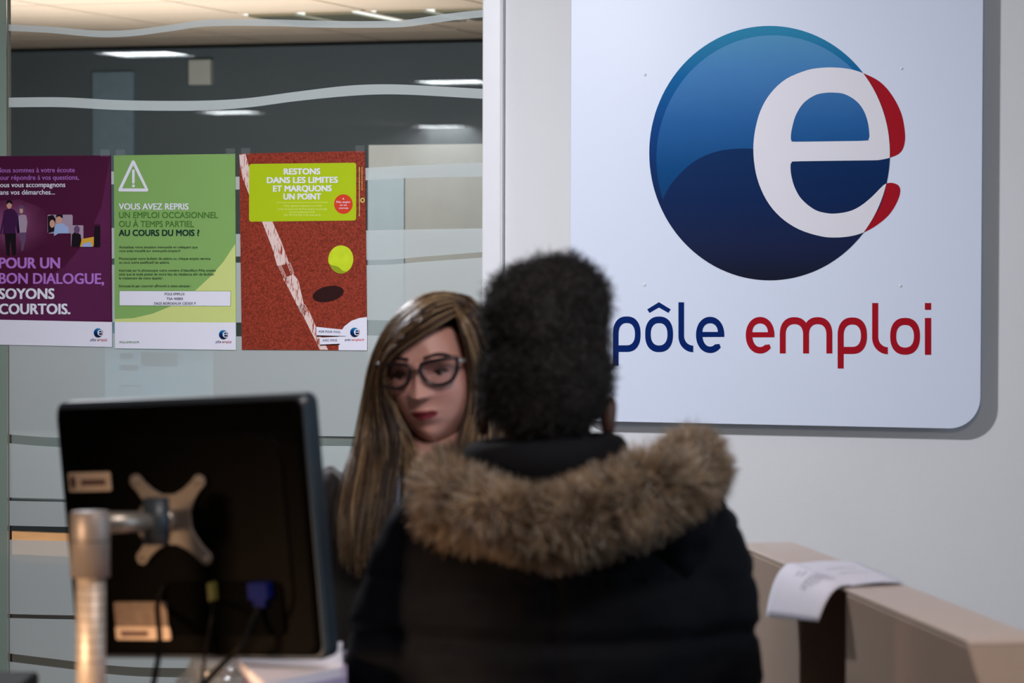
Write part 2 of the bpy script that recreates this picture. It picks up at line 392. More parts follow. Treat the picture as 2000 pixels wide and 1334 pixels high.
# ------------------------------------------------------------------ glyphs of the wordmark, in photo pixels
def glyph(ch, x0, x1, yt, yb, sw, extra=None):
    """x-height box x0..x1, yt..yb; sw stroke width"""
    cx, cy = (x0+x1)/2, (yt+yb)/2; rx, ry = (x1-x0)/2, (yb-yt)/2; sh = sw*1.18; ex = 2.35
    if ch == 'o': return [[ell(cx, cy, rx, ry, ex=ex), ell(cx, cy, rx-sw, ry-sh, ex=ex)]]
    if ch == 'p':
        O = ell(cx, cy, rx, ry, 40, -math.pi, math.pi/2, ex)+[(x0+sw, yb), (x0+sw, extra), (x0, extra)]
        I = ell(cx, cy, rx-sw, ry-sh, 40, -math.pi, math.pi/2, ex)+[(x0+sw, yb-sh)]
        return [[O, I]]
    if ch == 'l':
        r_ = x1-x0
        O = [(x0, extra), (x0, yb-r_*1.05)]+[(x1-r_*math.cos(a), yb-r_*1.05+r_*1.05*math.sin(a)) for a in np.linspace(.1, math.pi/2, 10)]
        O += [(x1, yb-sh)]+[(x1-(r_-sw)*math.sin(a), yb-sh-(r_-sw)*1.05*(1-math.cos(a))) for a in np.linspace(.1, math.pi/2, 10)]+[(x0+sw, extra)]
        return [[O]]
    if ch == 'e':
        yb1 = yt+(yb-yt)*.556; yb0 = yt+(yb-yt)*.417
        O = [(x1, yb1)]+ell(cx, cy, rx, ry, 60, -.05, -2*math.pi+math.pi*.235, 2.1)
        O += [(x1-rx*.35, yb-ry*.505)]
        O += ell(cx, cy, rx-sw*1.1, ry-sh*.93, 30, math.pi*.30, math.pi*.97, 2.1)+[(x0+sw*1.1, yb1)]
        I = ell((x0+sw*1.1+x1-sw*1.1)/2, yb0, (x1-x0)/2-sw*1.1, yb0-yt-sh*.93, 24, -math.pi, 0, 2.1)
        return [[O, I]]
    if ch == 'm':
        hw = (x1-x0+sw)/2; rr = hw/2; hh = (yb-yt)*.48; cyy = yt+hh; c1, c2, mid = x0+rr, x1-rr, (x0+x1)/2
        L1 = [p for p in ell(c1, cyy, rr, hh, 60, -math.pi, 0, 2.3) if p[0] <= mid]; L2 = [p for p in ell(c2, cyy, rr, hh, 60, -math.pi, 0, 2.3) if p[0] >= mid]
        O = [(x0, yb)]+L1+L2+[(x1, yb), (x1-sw, yb)]+ell(c2, cyy, rr-sw, hh-sh, 30, 0, -math.pi, 2.3)+[(mid+sw/2, yb), (mid-sw/2, yb)]+ell(c1, cyy, rr-sw, hh-sh, 30, 0, -math.pi, 2.3)+[(x0+sw, yb)]
        return [[O]]
    if ch == 'i': return [[[(x0, yt), (x1, yt), (x1, yb), (x0, yb)]], [[(x0, extra), (x1, extra), (x1, extra+13.4), (x0, extra+13.4)]]]
    if ch == '^':
        return [[[(x0, yb-7), (cx, yt), (x1, yb-7), (x1-4.5, yb), (cx, yt+10.4), (x0+4.5, yb)]]]
GL = [('p', 1197.1, 1251.1, 618, 687.4, 11, 714.6, 'b'), ('o', 1260, 1314.5, 618.2, 687.7, 11, None, 'b'), ('^', 1264, 1310, 590.2, 611.2, 0, None, 'b'),
      ('l', 1325, 1354, 618, 688, 11, 590.4, 'b'), ('e', 1359.3, 1414.6, 618.8, 689.5, 11.5, None, 'b'),
      ('e', 1456.6, 1512.6, 619, 690.6, 11.7, None, 'r'), ('m', 1523, 1625.6, 619.5, 690.4, 11.6, None, 'r'), ('p', 1636, 1693.3, 620, 691.4, 11.8, 719.8, 'r'),
      ('l', 1703.4, 1734, 620, 692, 11.8, 591.8, 'r'), ('o', 1738.6, 1796.8, 620.8, 692.8, 11.8, None, 'r'), ('i', 1806.4, 1818.6, 621, 693, 0, 591.8, 'r')]
EO = [(630,106),(730,116),(825,145),(930,200),(1010,290),(1070,410),(1093,540),(1085,620),(1055,667),(997,693),(930,708),(870,711),(620,714),(378,718),(356,724),(347,745),(352,810),(375,890),(420,965),(500,1030),(570,1053),(640,1058),(730,1043),(800,1010),(870,955),(940,885),(970,863),(1010,858),(1050,875),(1062,915),(1040,985),(985,1070),(900,1140),(820,1182),(740,1205),(640,1214),(540,1205),(400,1160),(280,1080),(190,970),(130,830),(106,680),(112,540),(150,390),(220,270),(320,180),(450,125),(540,109)]
EI = [(620,587),(375,590),(355,584),(349,565),(355,510),(380,420),(430,340),(500,290),(560,273),(630,270),(700,280),(770,320),(820,380),(850,460),(861,545),(855,573),(835,583)]
def e3(L): return [(1440+x/3.336, 100+y/3.336) for x, y in L]
def grad(name, stops, k, flipx=None):
    m = mat(name, (1, 1, 1, 1), .5, var=.03, spec=.06); nt = m.node_tree
    tc = nt.nodes.new('ShaderNodeTexCoord'); sp = nt.nodes.new('ShaderNodeSeparateXYZ'); cr = nt.nodes.new('ShaderNodeValToRGB')
    nt.links.new(tc.outputs['Generated'], sp.inputs[0]); nt.links.new(sp.outputs[2], cr.inputs[0])
    while len(cr.color_ramp.elements) < len(stops): cr.color_ramp.elements.new(.5)
    for e, (p, c) in zip(cr.color_ramp.elements, sorted(stops)): e.position = p
    for e, (p, c) in zip(cr.color_ramp.elements, sorted(stops)): e.position = p; e.color = col(*c, k)
    mx = [n for n in nt.nodes if n.type == 'MIX'][0]; nt.links.new(cr.outputs[0], mx.inputs[6])
    return m
K = 1.15
M['globe'] = grad('print_globe', [(0, (18, 22, 38)), (.22, (14, 28, 62)), (.45, (0, 44, 96)), (.62, (0, 62, 126)), (.8, (4, 92, 150)), (1, (44, 130, 166))], K)
M['globe_hi'] = grad('print_globe_light', [(0, (4, 52, 100)), (.25, (0, 68, 122)), (.5, (34, 90, 150)), (.8, (66, 122, 176)), (1, (82, 142, 182))], K)
M['globe_lo'] = grad('print_globe_dark', [(0, (17, 22, 40)), (.25, (20, 30, 64)), (.6, (6, 34, 78)), (1, (2, 42, 88))], K)
M['pblue'] = mat('print_blue', col(0, 32, 96, K), .5, var=.02, spec=.06)
M['pred'] = mat('print_red', col(156, 16, 32, K), .5, var=.02, spec=.06)
M['pwhite'] = mat('print_white', col(226, 224, 232), .4, var=.01)
GC = (1503, 299)
def clip_circle(L, c, rx, ry, inside=True, n=220):
    """convex clip of polygon L by ellipse"""
    out = list(L)
    E = ell(c[0], c[1], rx, ry, n)
    for i in range(n):
        a, b = E[i], E[(i+1)%n]; inp = out; out = []
        if not inp: break
        f = lambda p: (b[0]-a[0])*(p[1]-a[1])-(b[1]-a[1])*(p[0]-a[0])
        for j in range(len(inp)):
            p, q = inp[j], inp[(j+1)%len(inp)]; fp, fq = f(p), f(q)
            if fp >= 0: out.append(p)
            if (fp >= 0) != (fq >= 0):
                t = fp/(fp-fq); out.append((p[0]+t*(q[0]-p[0]), p[1]+t*(q[1]-p[1])))
    return out
def emblem(Y, parent, c=GC, s=1.0, small=False, mw='pwhite'):
    T = lambda L: [(c[0]+(x-GC[0])*s, c[1]+(y-GC[1])*s) for x, y in L]
    st_ = .0004
    RX, RY = 235, 248.5
    eo = [tuple(p) for p in catmull(e3(EO), 4, True)]; ei = [tuple(p) for p in catmull(e3(EI), 4, True)]
    flat('emblem_letter_red', [T(eo)], Y, M['pred'], parent)
    flat('emblem_globe', [T(ell(*GC, RX, RY, 40 if small else 120))], Y-st_, M['globe'], parent)
    if not small:
        hi = clip_circle([(1250, 60), (1760, 60), (1760, 410), (1250, 410)][::1], (1509, 310), 227, 241)
        flat('emblem_highlight', [T(hi)], Y-2*st_, M['globe_hi'], parent)
    lo = catmull([(1288, 445), (1290, 408), (1303, 372), (1325, 343), (1355, 316), (1390, 299), (1430, 291), (1475, 291), (1530, 298), (1740, 302)], 6)
    lo = [tuple(p) for p in lo]+[(1760, 302), (1760, 560), (1250, 560), (1250, 445)]
    flat('emblem_shade', [T(clip_circle(lo, GC, RX-.4, RY-.4))], Y-3*st_, M['globe_lo'], parent)
    flat('emblem_letter', [T(clip_circle(eo, GC, RX, RY)), T(ei)], Y-4*st_, M[mw], parent)
def wordmark(Y, parent, c=None, s=1.0, one=False):
    T = (lambda L: L) if c is None else (lambda L: [(c[0]+(x-1508)*s, c[1]+(y-690)*s) for x, y in L])
    for g in GL:
        k = g[-1]; loops = glyph(*g[:-1])
        V, Fc = [], []
        for lp in loops:
            L = [[(lambda w_: (w_.x, w_.z))(W(p[0], p[1], Y)) for p in T(l)] for l in lp]
            v, f = fill(L); o_ = len(V); V += [(x, Y, z) for x, z in v]; Fc += [tuple(i+o_ for i in q) for q in f]
        obj('letter', V, Fc, M['pblue' if k == 'b' else 'pred'], parent)

# ------------------------------------------------------------------ the sign
SY = -.047
base = W(1514, 834, SY)
sg = root('wall_sign', (base.x, SY, base.z), 'large white wall sign with a blue globe emblem and blue and red lettering', 'sign')
xl_, xr_ = W(1113, 800, SY).x, W(1916, 600, SY).x; zb = W(1700, 834, SY).z; zt = 2.50; rr = .078
poly = []
for cx, cz, a in ((xr_-rr, zt-rr, 0), (xl_+rr, zt-rr, 90), (xl_+rr, zb+rr, 180), (xr_-rr, zb+rr, 270)):
    for k in range(13): t = R(a+90*k/12); poly.append((cx+rr*math.cos(t), cz+rr*math.sin(t)))
M['signwhite'] = mat('sign_white_gloss', col(220, 228, 246), .38, var=.015, scale=2, spec=.35)
v, f = prism(poly, lambda p: (p[0], SY, p[1]), lambda p: (p[0], SY+.006, p[1]))
bevel(obj('sign_panel', v, f, M['signwhite'], sg), .0012, 2)
for px_, py_ in ((1260, 146), (1761, 134), (1259, 556), (1759, 558)):
    p = W(px_, py_, SY)
    obj('screw', *ellipsoid((p.x, SY, p.z), (.0042, .003, .0042), 10, 6), M['frame'], sg, True)
    obj('spacer', *tube([(p.x, SY+.006, p.z), (p.x, 0, p.z)], .008, 10), M['silver2'], sg)
emblem(SY-.0006, sg)
wordmark(SY-.0006, sg)

# ------------------------------------------------------------------ posters
def poster(name, quad, label, m, white=None):
    Y = -.004; c = [W(*q, Y) for q in quad]
    bx = (c[2].x+c[3].x)/2
    r_ = root(name, (bx, 0, min(c[2].z, c[3].z)), label, 'poster', 'posters taped on the glass partition')
    V = [(p.x, Y, p.z) for p in c]+[(p.x, -.0015, p.z) for p in c]
    obj('sheet', V, [(0, 1, 2, 3), (7, 6, 5, 4), (0, 4, 5, 1), (1, 5, 6, 2), (2, 6, 7, 3), (3, 7, 4, 0)], m, r_)
    return r_
def pm(n, r, g, b, k=1.12, **kw): return mat(n, col(r, g, b, k), .5, spec=.12, var=kw.pop('var', .02), **kw)
LY = [-.0043-.0003*i for i in range(12)]
MP = dict(purple=pm('poster_purple', 74, 22, 54, var=.15, scale=6), plum=pm('poster_plum', 90, 34, 74, var=.2, scale=8), haze=pm('poster_haze', 132, 62, 104, var=.35, scale=12), lilac=pm('poster_lilac', 172, 112, 196),
          white=pm('poster_white', 220, 219, 232), green=pm('poster_green', 126, 165, 94), yellow=pm('poster_lime', 196, 206, 128), olive=pm('poster_olive', 70, 116, 50), dark=pm('poster_dark', 20, 50, 44),
          lime=pm('label_lime', 168, 190, 20), cream=pm('label_cream', 214, 222, 120), rdot=pm('dot_red', 204, 60, 36), clay=pm('clay', 158, 62, 44, var=.62, scale=190, bump=0), navy=pm('print_navy', 30, 36, 90), ball=pm('ball_yellow', 196, 214, 40, var=.15, scale=30), ballsh=pm('ball_shade', 140, 156, 30), sh=pm('printed_shadow', 44, 18, 18), skin=pm('print_skin', 196, 150, 130), black=pm('print_black', 26, 18, 26), lb=pm('print_lightblue', 150, 170, 210), grey=pm('print_grey', 160, 140, 160), jeans=pm('print_jeans', 96, 70, 104), top=pm('print_purple_top', 60, 26, 66), orange=pm('print_orange', 210, 160, 60))
def q2(L): return [(x/3.333, 290+y/3.333) for x, y in L]
def q3(L): return [(215+x/3.254, 290+y/3.254) for x, y in L]
def q4(L): return [(455+x/3.175, 280+y/3.175) for x, y in L]
p1 = poster('poster', [(-26, 305), (216.3, 303.5), (219, 678), (-24, 673)], 'purple poster with lilac and white capitals, leftmost of the three on the glass', MP['purple'])
flat('plum_curve', [q2([(715, 60), (722, 1120), (0, 1120), (0, 960), (200, 900), (420, 770), (560, 600), (660, 380)])], LY[0], MP['plum'], p1)
nt = MP['haze'].node_tree; tc = nt.nodes.new('ShaderNodeTexCoord'); mp = nt.nodes.new('ShaderNodeMapping'); gr = nt.nodes.new('ShaderNodeTexGradient'); gr.gradient_type = 'QUADRATIC_SPHERE'
mp.inputs['Location'].default_value = (-.5, 0, -.85); mp.inputs['Scale'].default_value = (1.35, 0, 1.5)
rp = nt.nodes.new('ShaderNodeMix'); rp.data_type = 'RGBA'; rp.inputs[6].default_value = col(74, 22, 54, 1.12); rp.inputs[7].default_value = col(165, 92, 140, 1.12)
nt.links.new(tc.outputs['Generated'], mp.inputs[0]); nt.links.new(mp.outputs[0], gr.inputs[0]); nt.links.new(gr.outputs[0], rp.inputs[0])
[nt.links.new(rp.outputs[2], n.inputs[6]) for n in nt.nodes if n.type == 'MIX' and n.blend_type == 'MULTIPLY']
flat('printed_photo', [q2([(-60, 345), (130, 330), (300, 400), (330, 520), (300, 640), (120, 690), (-60, 690)])], LY[1], MP['haze'], p1)
flat('white_footer', [[(-25.9, 624), (218.8, 629), (219, 677.8), (-24, 672.8)]], LY[1], MP['white'], p1)
# two walking people in the printed photo
L2 = LY[2]; L3 = LY[3]; L4 = LY[4]
flat('printed_figure', [q2([(25, 405), (60, 388), (92, 398), (118, 430), (128, 548), (112, 556), (100, 500), (103, 560), (18, 560), (22, 500), (10, 560), (0, 555)])], L2, MP['top'], p1)
flat('printed_figure', [q2([(30, 555), (104, 552), (104, 690), (82, 700), (66, 600), (62, 700), (42, 695)])], L3, MP['black'], p1)
flat('printed_figure', [q2(ell(60, 368, 17, 25, 20))], L3, MP['skin'], p1)
flat('printed_figure', [q2([(42, 366), (44, 340), (60, 332), (78, 342), (80, 366), (60, 352)])], L4, MP['black'], p1)
flat('printed_figure', [q2([(116, 440), (140, 430), (170, 434), (178, 480), (170, 548), (118, 550)])], L2, MP['grey'], p1)
flat('printed_figure', [q2([(118, 548), (170, 546), (165, 600), (150, 665), (138, 665), (138, 600), (130, 600)])], L3, MP['jeans'], p1)
flat('printed_figure', [q2(ell(138, 402, 14, 20, 18))], L4, MP['skin'], p1)
flat('printed_figure', [q2([(114, 440), (112, 400), (124, 374), (140, 368), (158, 380), (164, 430), (152, 424), (148, 392), (128, 392), (126, 436)])], LY[5], MP['jeans'], p1)
for i, (a, b, c_, d) in enumerate(((300, 425, 480, 560), (455, 490, 655, 645))):
    flat('speech_bubble_rim', [q2(rrect(a, b, c_, d, 16))], LY[2], MP['purple'], p1)
flat('speech_bubble_photo', [q2(rrect(309, 431, 473, 553, 10)+[])], LY[3], MP['grey'], p1)
flat('speech_bubble_photo', [q2(rrect(462, 500, 543, 640, 8))], LY[4], MP['grey'], p1)
flat('printed_figure', [q2([(310, 440), (345, 432), (362, 460), (352, 540), (312, 552)])], LY[5], MP['black'], p1)
flat('printed_figure', [q2(ell(340, 490, 17, 26, 16))], LY[6], MP['skin'], p1)
flat('printed_figure', [q2([(352, 570), (350, 505), (380, 485), (410, 488), (445, 515), (446, 552), (380, 553)])], LY[5], MP['lb'], p1)
flat('printed_figure', [q2(ell(385, 462, 20, 30, 16))], LY[6], MP['skin'], p1)
flat('printed_figure', [q2([(364, 450), (366, 431), (408, 431), (408, 456), (385, 440)])], LY[7], MP['black'], p1)
flat('printed_figure', [q2([(464, 640), (468, 560), (490, 540), (525, 560), (530, 600), (520, 640)])], LY[5], MP['black'], p1)
flat('printed_figure', [q2(ell(500, 528, 19, 26, 16))], LY[6], MP['jeans'], p1)
flat('printed_figure', [q2([(530, 590), (610, 575), (625, 600), (605, 640), (520, 640)])], LY[5], MP['orange'], p1)
flat('printed_figure', [q2([(545, 618), (590, 608), (600, 640), (530, 640)])], LY[6], MP['lb'], p1)
flat('printed_figure', [q2([(610, 640), (612, 560), (615, 505), (650, 503), (650, 640)])], LY[6], MP['black'], p1)
text([('Nous sommes à votre écoute', -6, 146, 337, 10, .008, -.004), ('pour répondre à vos questions,', -6, 154, 351.5, 10, .008, -.004)], LY[3], MP['lilac'], p1, 'small_lilac_lettering')
text([('nous vous accompagnons', -6, 127.3, 365.7, 10, .016, -.004), ('dans vos démarches...', -6, 107, 380.2, 10, .016, -.004)], LY[3], MP['white'], p1, 'small_white_lettering')
text([('POUR UN', -1.5, 116.5, 523.7, 21.5, .045), ('BON DIALOGUE,', -1.5, 202.5, 553.7, 21.5, .035, .004)], LY[7], MP['lilac'], p1, 'large_lilac_lettering')
text([('SOYONS', -1.5, 105.5, 583.5, 21, .045), ('COURTOIS.', -1.5, 136.5, 613.3, 21, .045)], LY[7], MP['white'], p1, 'large_white_lettering')
emblem(LY[4], p1, (191.5, 650), .036, True)
wordmark(LY[5], p1, (192.7, 666.3), .0525)

p2 = poster('poster', [(222.2, 303.5), (459, 300.5), (461, 684), (224.3, 680.8)], 'green poster with a white warning triangle, in the middle between purple and red posters', MP['green'])
flat('lime_corner', [q3([(796, 605), (800, 1106), (30, 1104), (30, 1084), (150, 1078), (270, 1050), (385, 1003), (470, 952), (545, 900), (640, 812), (720, 720)])], LY[0], MP['yellow'], p2)
flat('white_footer', [q3([(30, 1103), (799, 1106), (800, 1281), (31, 1270)])], LY[1], MP['white'], p2)
flat('warning_triangle', [q3([(147, 74), (156, 80), (243, 262), (240, 272), (232, 274), (60, 273), (52, 268), (54, 258), (138, 80)]), q3([(147, 106), (222, 254), (76, 254)])], LY[1], MP['white'], p2)
flat('exclamation_mark', [q3(rrect(140, 133, 156, 224, 7))], LY[1], MP['white'], p2)
flat('exclamation_mark', [q3(ell(148.5, 238, 9, 9, 16))], LY[1], MP['white'], p2)
flat('address_box', [q3([(57, 904), (768, 906), (766, 1003), (58, 999)])], LY[2], MP['olive'], p2)
flat('address_box', [q3([(60, 906), (766, 908), (764, 1001), (60, 997)])], LY[3], MP['white'], p2)
text([('VOUS AVEZ REPRIS', 232.3, 367.8, 409.3, 12.6, .03)], LY[3], MP['white'], p2, 'white_heading')
text([('UN EMPLOI OCCASIONNEL', 232.5, 425.2, 425.8, 12.4, .02), ('OU À TEMPS PARTIEL', 232.5, 378.5, 443.2, 12.4, .02)], LY[3], MP['olive'], p2, 'green_heading')
text([('AU COURS DU MOIS ?', 232.3, 389, 460.5, 12.4, .045)], LY[3], MP['dark'], p2, 'dark_heading')
sm = [('Actualisez votre situation mensuelle en indiquant que', 385.6, 484.8), ('vous avez travaillé sur www.pole-emploi.fr', 353.3, 492), ('Photocopiez votre bulletin de salaire ou chèque emploi service', 410.5, 507.2), ('ou tout autre justificatif de salaire.', 331, 514.7), ("Inscrivez sur la photocopie votre numéro d'identifiant Pôle emploi", 421, 530.3), ('ainsi que le code postal de votre lieu de résidence afin de faciliter', 418.7, 537.8), ('le traitement de votre dossier.', 318, 545.4), ('Envoyez-le par courrier affranchi à cette adresse :', 373.4, 560.7)]
text([(s, 232.5, x, y, 5.0, .006) for s, x, y in sm]+[('POLE EMPLOI', 321.6, 360, 576.6, 5, .02), ('TSA 40003', 325, 357, 585.8, 5, .02), ('33625 BORDEAUX CEDEX 9', 300.4, 382, 595, 5, .02)], LY[5], MP['dark'], p2, 'small_dark_lettering')
text([('POLE-EMPLOI.FR', 233.5, 272, 670.3, 4, .0)], LY[5], MP['olive'], p2, 'web_address')
emblem(LY[4], p2, (436, 653.6), .036, True)
wordmark(LY[5], p2, (436.6, 670), .0495)

p3 = poster('poster', [(467, 300), (712.6, 294.8), (717, 684.5), (472.3, 683.2)], 'red clay court poster with a tennis ball, rightmost of the three on the glass', MP['clay'])
# painted court line with wear
ml = pm('court_line', 214, 190, 184, var=.1); nt = ml.node_tree
tc = nt.nodes.new('ShaderNodeTexCoord'); nz = nt.nodes.new('ShaderNodeTexNoise'); nz.inputs['Scale'].default_value = 55; nz.inputs['Detail'].default_value = 5
mp = nt.nodes.new('ShaderNodeMapping'); mp.inputs['Rotation'].default_value = (0, R(-24), 0); mp.inputs['Scale'].default_value = (5, 1, .8)
nt.links.new(tc.outputs['Object'], mp.inputs[0]); nt.links.new(mp.outputs[0], nz.inputs['Vector'])
rp = nt.nodes.new('ShaderNodeMapRange'); rp.inputs[1].default_value = .55; rp.inputs[2].default_value = .62; nt.links.new(nz.outputs[0], rp.inputs[0])
mm = nt.nodes.new('ShaderNodeMix'); mm.data_type = 'RGBA'; mm.inputs[6].default_value = col(214, 190, 184, 1.15); mm.inputs[7].default_value = col(150, 56, 40, 1.15)
nt.links.new(rp.outputs[0], mm.inputs[0]); nt.links.new(mm.outputs[2], nt.nodes['Principled BSDF'].inputs['Base Color'])
flat('court_line', [q4([(39, 70), (78, 65), (100, 150), (150, 290), (245, 485), (300, 610), (345, 735), (352, 745), (275, 760), (240, 640), (180, 485), (110, 345), (60, 215), (45, 150)])], LY[0], ml, p3)
flat('court_line', [q4([(310, 840), (375, 810), (405, 850), (440, 1000), (420, 1050), (395, 1000), (345, 900)])], LY[0], ml, p3)
flat('court_line', [q4([(430, 1060), (470, 1035), (520, 1150), (590, 1280), (540, 1280), (490, 1180)])], LY[0], ml, p3)
for a_, b_, k_ in (((278, 758), (318, 842), 0), ((352, 742), (378, 812), 1), ((398, 1008), (432, 1062), 0), ((442, 1000), (466, 1038), 1)):
    for t_ in range(3):
        o_ = t_*(9 if k_ == 0 else -9)
        flat('court_line', [q4([(a_[0]+o_, a_[1]-2), (a_[0]+o_+3.5, a_[1]-2), (b_[0]+o_+3.5, b_[1]+2), (b_[0]+o_, b_[1]+2)])], LY[0], ml, p3)
flat('label_box', [q4(rrect(100, 128, 764, 486, 16, dy=-8))], LY[1], MP['lime'], p3)
text([('RESTONS', 554.8, 625, 340.6, 12, .05, -.006), ('DANS LES LIMITES', 521.8, 659.3, 357.6, 12, .05, -.006), ('ET MARQUONS', 533.7, 647.3, 374, 12, .05, -.006), ('UN POINT', 554, 626.8, 389.6, 12, .05, -.004)], LY[2], MP['white'], p3, 'white_heading')
text([('Toute agression physique ou verbale', 553.6, 629, 403.6, 4, .0), ('envers le personnel de Pôle emploi est passible', 542, 639, 410, 4, 0), ('de poursuites judiciaires', 565, 615, 415.7, 4, 0), ('(art. 433-3 et 222-13 du code pénal)', 555, 626, 421.5, 4, 0)], LY[2], MP['cream'], p3, 'small_lettering')
flat('rule', [[(540.7, 395.4), (641, 394.6), (641, 395.4), (540.7, 396.2)]], LY[2], MP['cream'], p3)
flat('red_dot', [ell(670.7, 398.6, 18.2, 19.2, 32)], LY[2], MP['rdot'], p3)
text([('A', 668.6, 672.4, 390, 4, .0), ('Pôle emploi', 657, 683.5, 396.3, 4, .0), ('on est', 664, 677.5, 402, 4, .0), ('courtois', 662, 680, 408, 4, .0)], LY[3], MP['white'], p3, 'dot_lettering')
VV, FF = [], []
for x_, y0_, y1_, w_ in ((701.2, 326, 421, 1.2), (706.6, 326, 372, .9)):
    y_ = y0_
    while y_ < y1_:
        l_ = random.uniform(1.2, 4); k_ = len(VV)
        VV += [tuple(W(x_+dx, y_+dy, LY[2])) for dx, dy in ((0, 0), (w_, 0), (w_, l_), (0, l_))]; FF.append((k_, k_+1, k_+2, k_+3)); y_ += l_+random.uniform(.5, 1.2)
o_ = obj('margin_print', VV, FF, MP['cream'], p3); o_['kind'] = 'stuff'
flat('margin_mark', [ell(708, 391, 4.2, 4.6, 20), ell(708, 391, 2.8, 3.1, 20)], LY[2], MP['cream'], p3)
flat('printed_shadow', [ell(640.8, 574.2, 31, 15, 36, rotd=-.22)], LY[1], MP['sh'], p3)
flat('tennis_ball', [ell(666, 506.8, 23.8, 27.6, 40)], LY[1], MP['ballsh'], p3)
flat('tennis_ball', [[tuple(p) for p in catmull([(643, 515), (642, 500), (650, 486), (664, 479.5), (680, 484), (689, 498), (689, 514), (682, 527), (672, 530), (660, 521)], 6, True)]], LY[2], MP['ball'], p3)
flat('white_corner', [q4([(655, 1283), (655, 1190), (690, 1135), (735, 1100), (785, 1083), (831, 1077), (832, 1284)])], LY[1], MP['white'], p3)
flat('tag_shadow', [q4([(512, 1142), (520, 1200), (700, 1198), (700, 1160)])], LY[1], MP['sh'], p3)
flat('white_tag', [q4([(516, 1138), (700, 1157), (700, 1195), (518, 1190)])], LY[2], MP['white'], p3)
flat('tag_shadow', [q4([(534, 1210), (540, 1255), (662, 1250), (662, 1210)])], LY[1], MP['sh'], p3)
flat('white_tag', [q4([(537, 1205), (664, 1199), (664, 1242), (540, 1248)])], LY[2], MP['white'], p3)
text([('AGIR POUR VOUS,', 622, 665, 649.4, 4.4, .02, .03), ('AVEC VOUS.', 630, 659, 667, 4.4, .02, -.02)], LY[3], MP['navy'], p3, 'tag_lettering')
emblem(LY[4], p3, (692.5, 649), .037, True)
text([('pole-', 673.6, 686, 665.6, 5, .0)], LY[5], MP['navy'], p3, 'blue_web_address')
text([('emploi.fr', 687, 712, 665.6, 5, .0)], LY[5], MP['rdot'], p3, 'red_web_address')
M['tape'] = frostmat('tape', col(190, 196, 200), .88)
for r_, pts in ((p1, ((205, 300),)), (p2, ((235, 300), (450, 298))), (p3, ((480, 297), (703, 292)))):
    for x, y in pts:
        flat('tape', [[(x-9, y-8), (x+9, y-8), (x+9, y+6), (x-9, y+6)]], -.0046, M['tape'], r_)

# ------------------------------------------------------------------ room behind the glass
p = W(397, 142, YB)
wbx = obj('wall_box', *box(p.x-.062, p.x+.062, YB-.05, YB, p.z-.065, p.z+.065), mat('box_white', col(226, 228, 226), .5))
bevel(wbx, .006); tag(wbx, 'small white square box high on the dark wall behind the glass', 'box')
cz = H(830, 283, 2.05)
cabx0 = cz.x-.22; ycab = 2.3
pp = W(716, 283, ycab); 
cb = root('cabinet', (pp.x+.6, ycab+.2, 0), 'tall pale cabinet standing behind the glass beside the white frame', 'cabinet')
M['cab'] = mat('cabinet_beige', col(158, 150, 142), .5); M['cabb'] = mat('cabinet_blue', col(156, 162, 166), .5)
obj('cabinet_body', *box(pp.x, pp.x+1.3, ycab+.02, ycab+.45, .05, pp.z), M['cab'], cb)
obj('cabinet_plinth', *box(pp.x+.02, pp.x+1.28, ycab+.05, ycab+.43, 0, .05), M['darkwall'], cb)
xa = W(790, 400, ycab).x
d1 = obj('cabinet_door', *box(pp.x+.005, xa-.002, ycab, ycab+.02, .06, pp.z-.10), M['cabb'], cb)
d2 = obj('cabinet_door', *box(xa+.002, pp.x+1.295, ycab, ycab+.02, .06, pp.z-.01), M['cab'], cb)
obj('handle', *box(xa+.03, xa+.045, ycab-.02, ycab, 1.0, 1.15), M['silver'], d2)
# sheet hung behind the frosted glass
Yn = .06
nb = W(311, 800, Yn)
nt_ = root('paper_notice', (nb.x, Yn, nb.z), 'pale blue paper notice seen blurred through the frosted glass', 'notice')
M['nblue'] = frostmat('notice_paper_blue', col(222, 244, 255), .0); M['nblue'].node_tree.nodes['Mix Shader.001'].inputs[0].default_value = .5; M['nink'] = mat('notice_ink', col(90, 108, 118), .8)
a = W(205, 600, Yn); b = W(416, 860, Yn)
obj('sheet', *box(a.x, b.x, Yn, Yn+.002, b.z, a.z), M['nblue'], nt_)
for x0, y0, x1, y1 in ((234, 690, 260, 701), (234, 713, 270, 724), (276, 688, 348, 716)):
    a = W(x0, y0, Yn); b = W(x1, y1, Yn); obj('printed_block', *box(a.x, b.x, Yn-.001, Yn-.0002, b.z, a.z), M['nink'], nt_)
a = W(234, 752, Yn); b = W(274, 800, Yn)
obj('printed_frame', *merge(box(a.x, b.x, Yn-.001, Yn-.0002, a.z-.004, a.z), box(a.x, a.x+.003, Yn-.001, Yn-.0002, b.z, a.z), box(b.x-.003, b.x, Yn-.001, Yn-.0002, b.z, a.z)), M['nink'], nt_)
M['reflblue'] = mat('reflection_blue_grey', col(140, 166, 186), .6, var=.1)
a = W(186, 142, YB); b = W(266, 142, YB)
st('reflection_strip_1', box(a.x, b.x, YB-.03, YB, 0, a.z), M['reflblue'])  # blue-grey slab imitates an upright reflection in the glass; no door there
M['screen_grey'] = mat('partition_fabric', col(186, 202, 206), .8, var=.1)
q = H(300, 849, .905)
ls = root('partition_screen', (q.x, q.y, 0), 'low pale grey partition screen standing in the room behind the frosted glass', 'screen')
bevel(obj('screen_panel', *box(q.x-1.3, q.x+1.9, q.y, q.y+.04, .60, .905), M['screen_grey'], ls))
for k in (-1.2, .3, 1.8): obj('leg', *box(q.x+k-.02, q.x+k+.02, q.y, q.y+.04, 0, .60), M['grid'], ls)
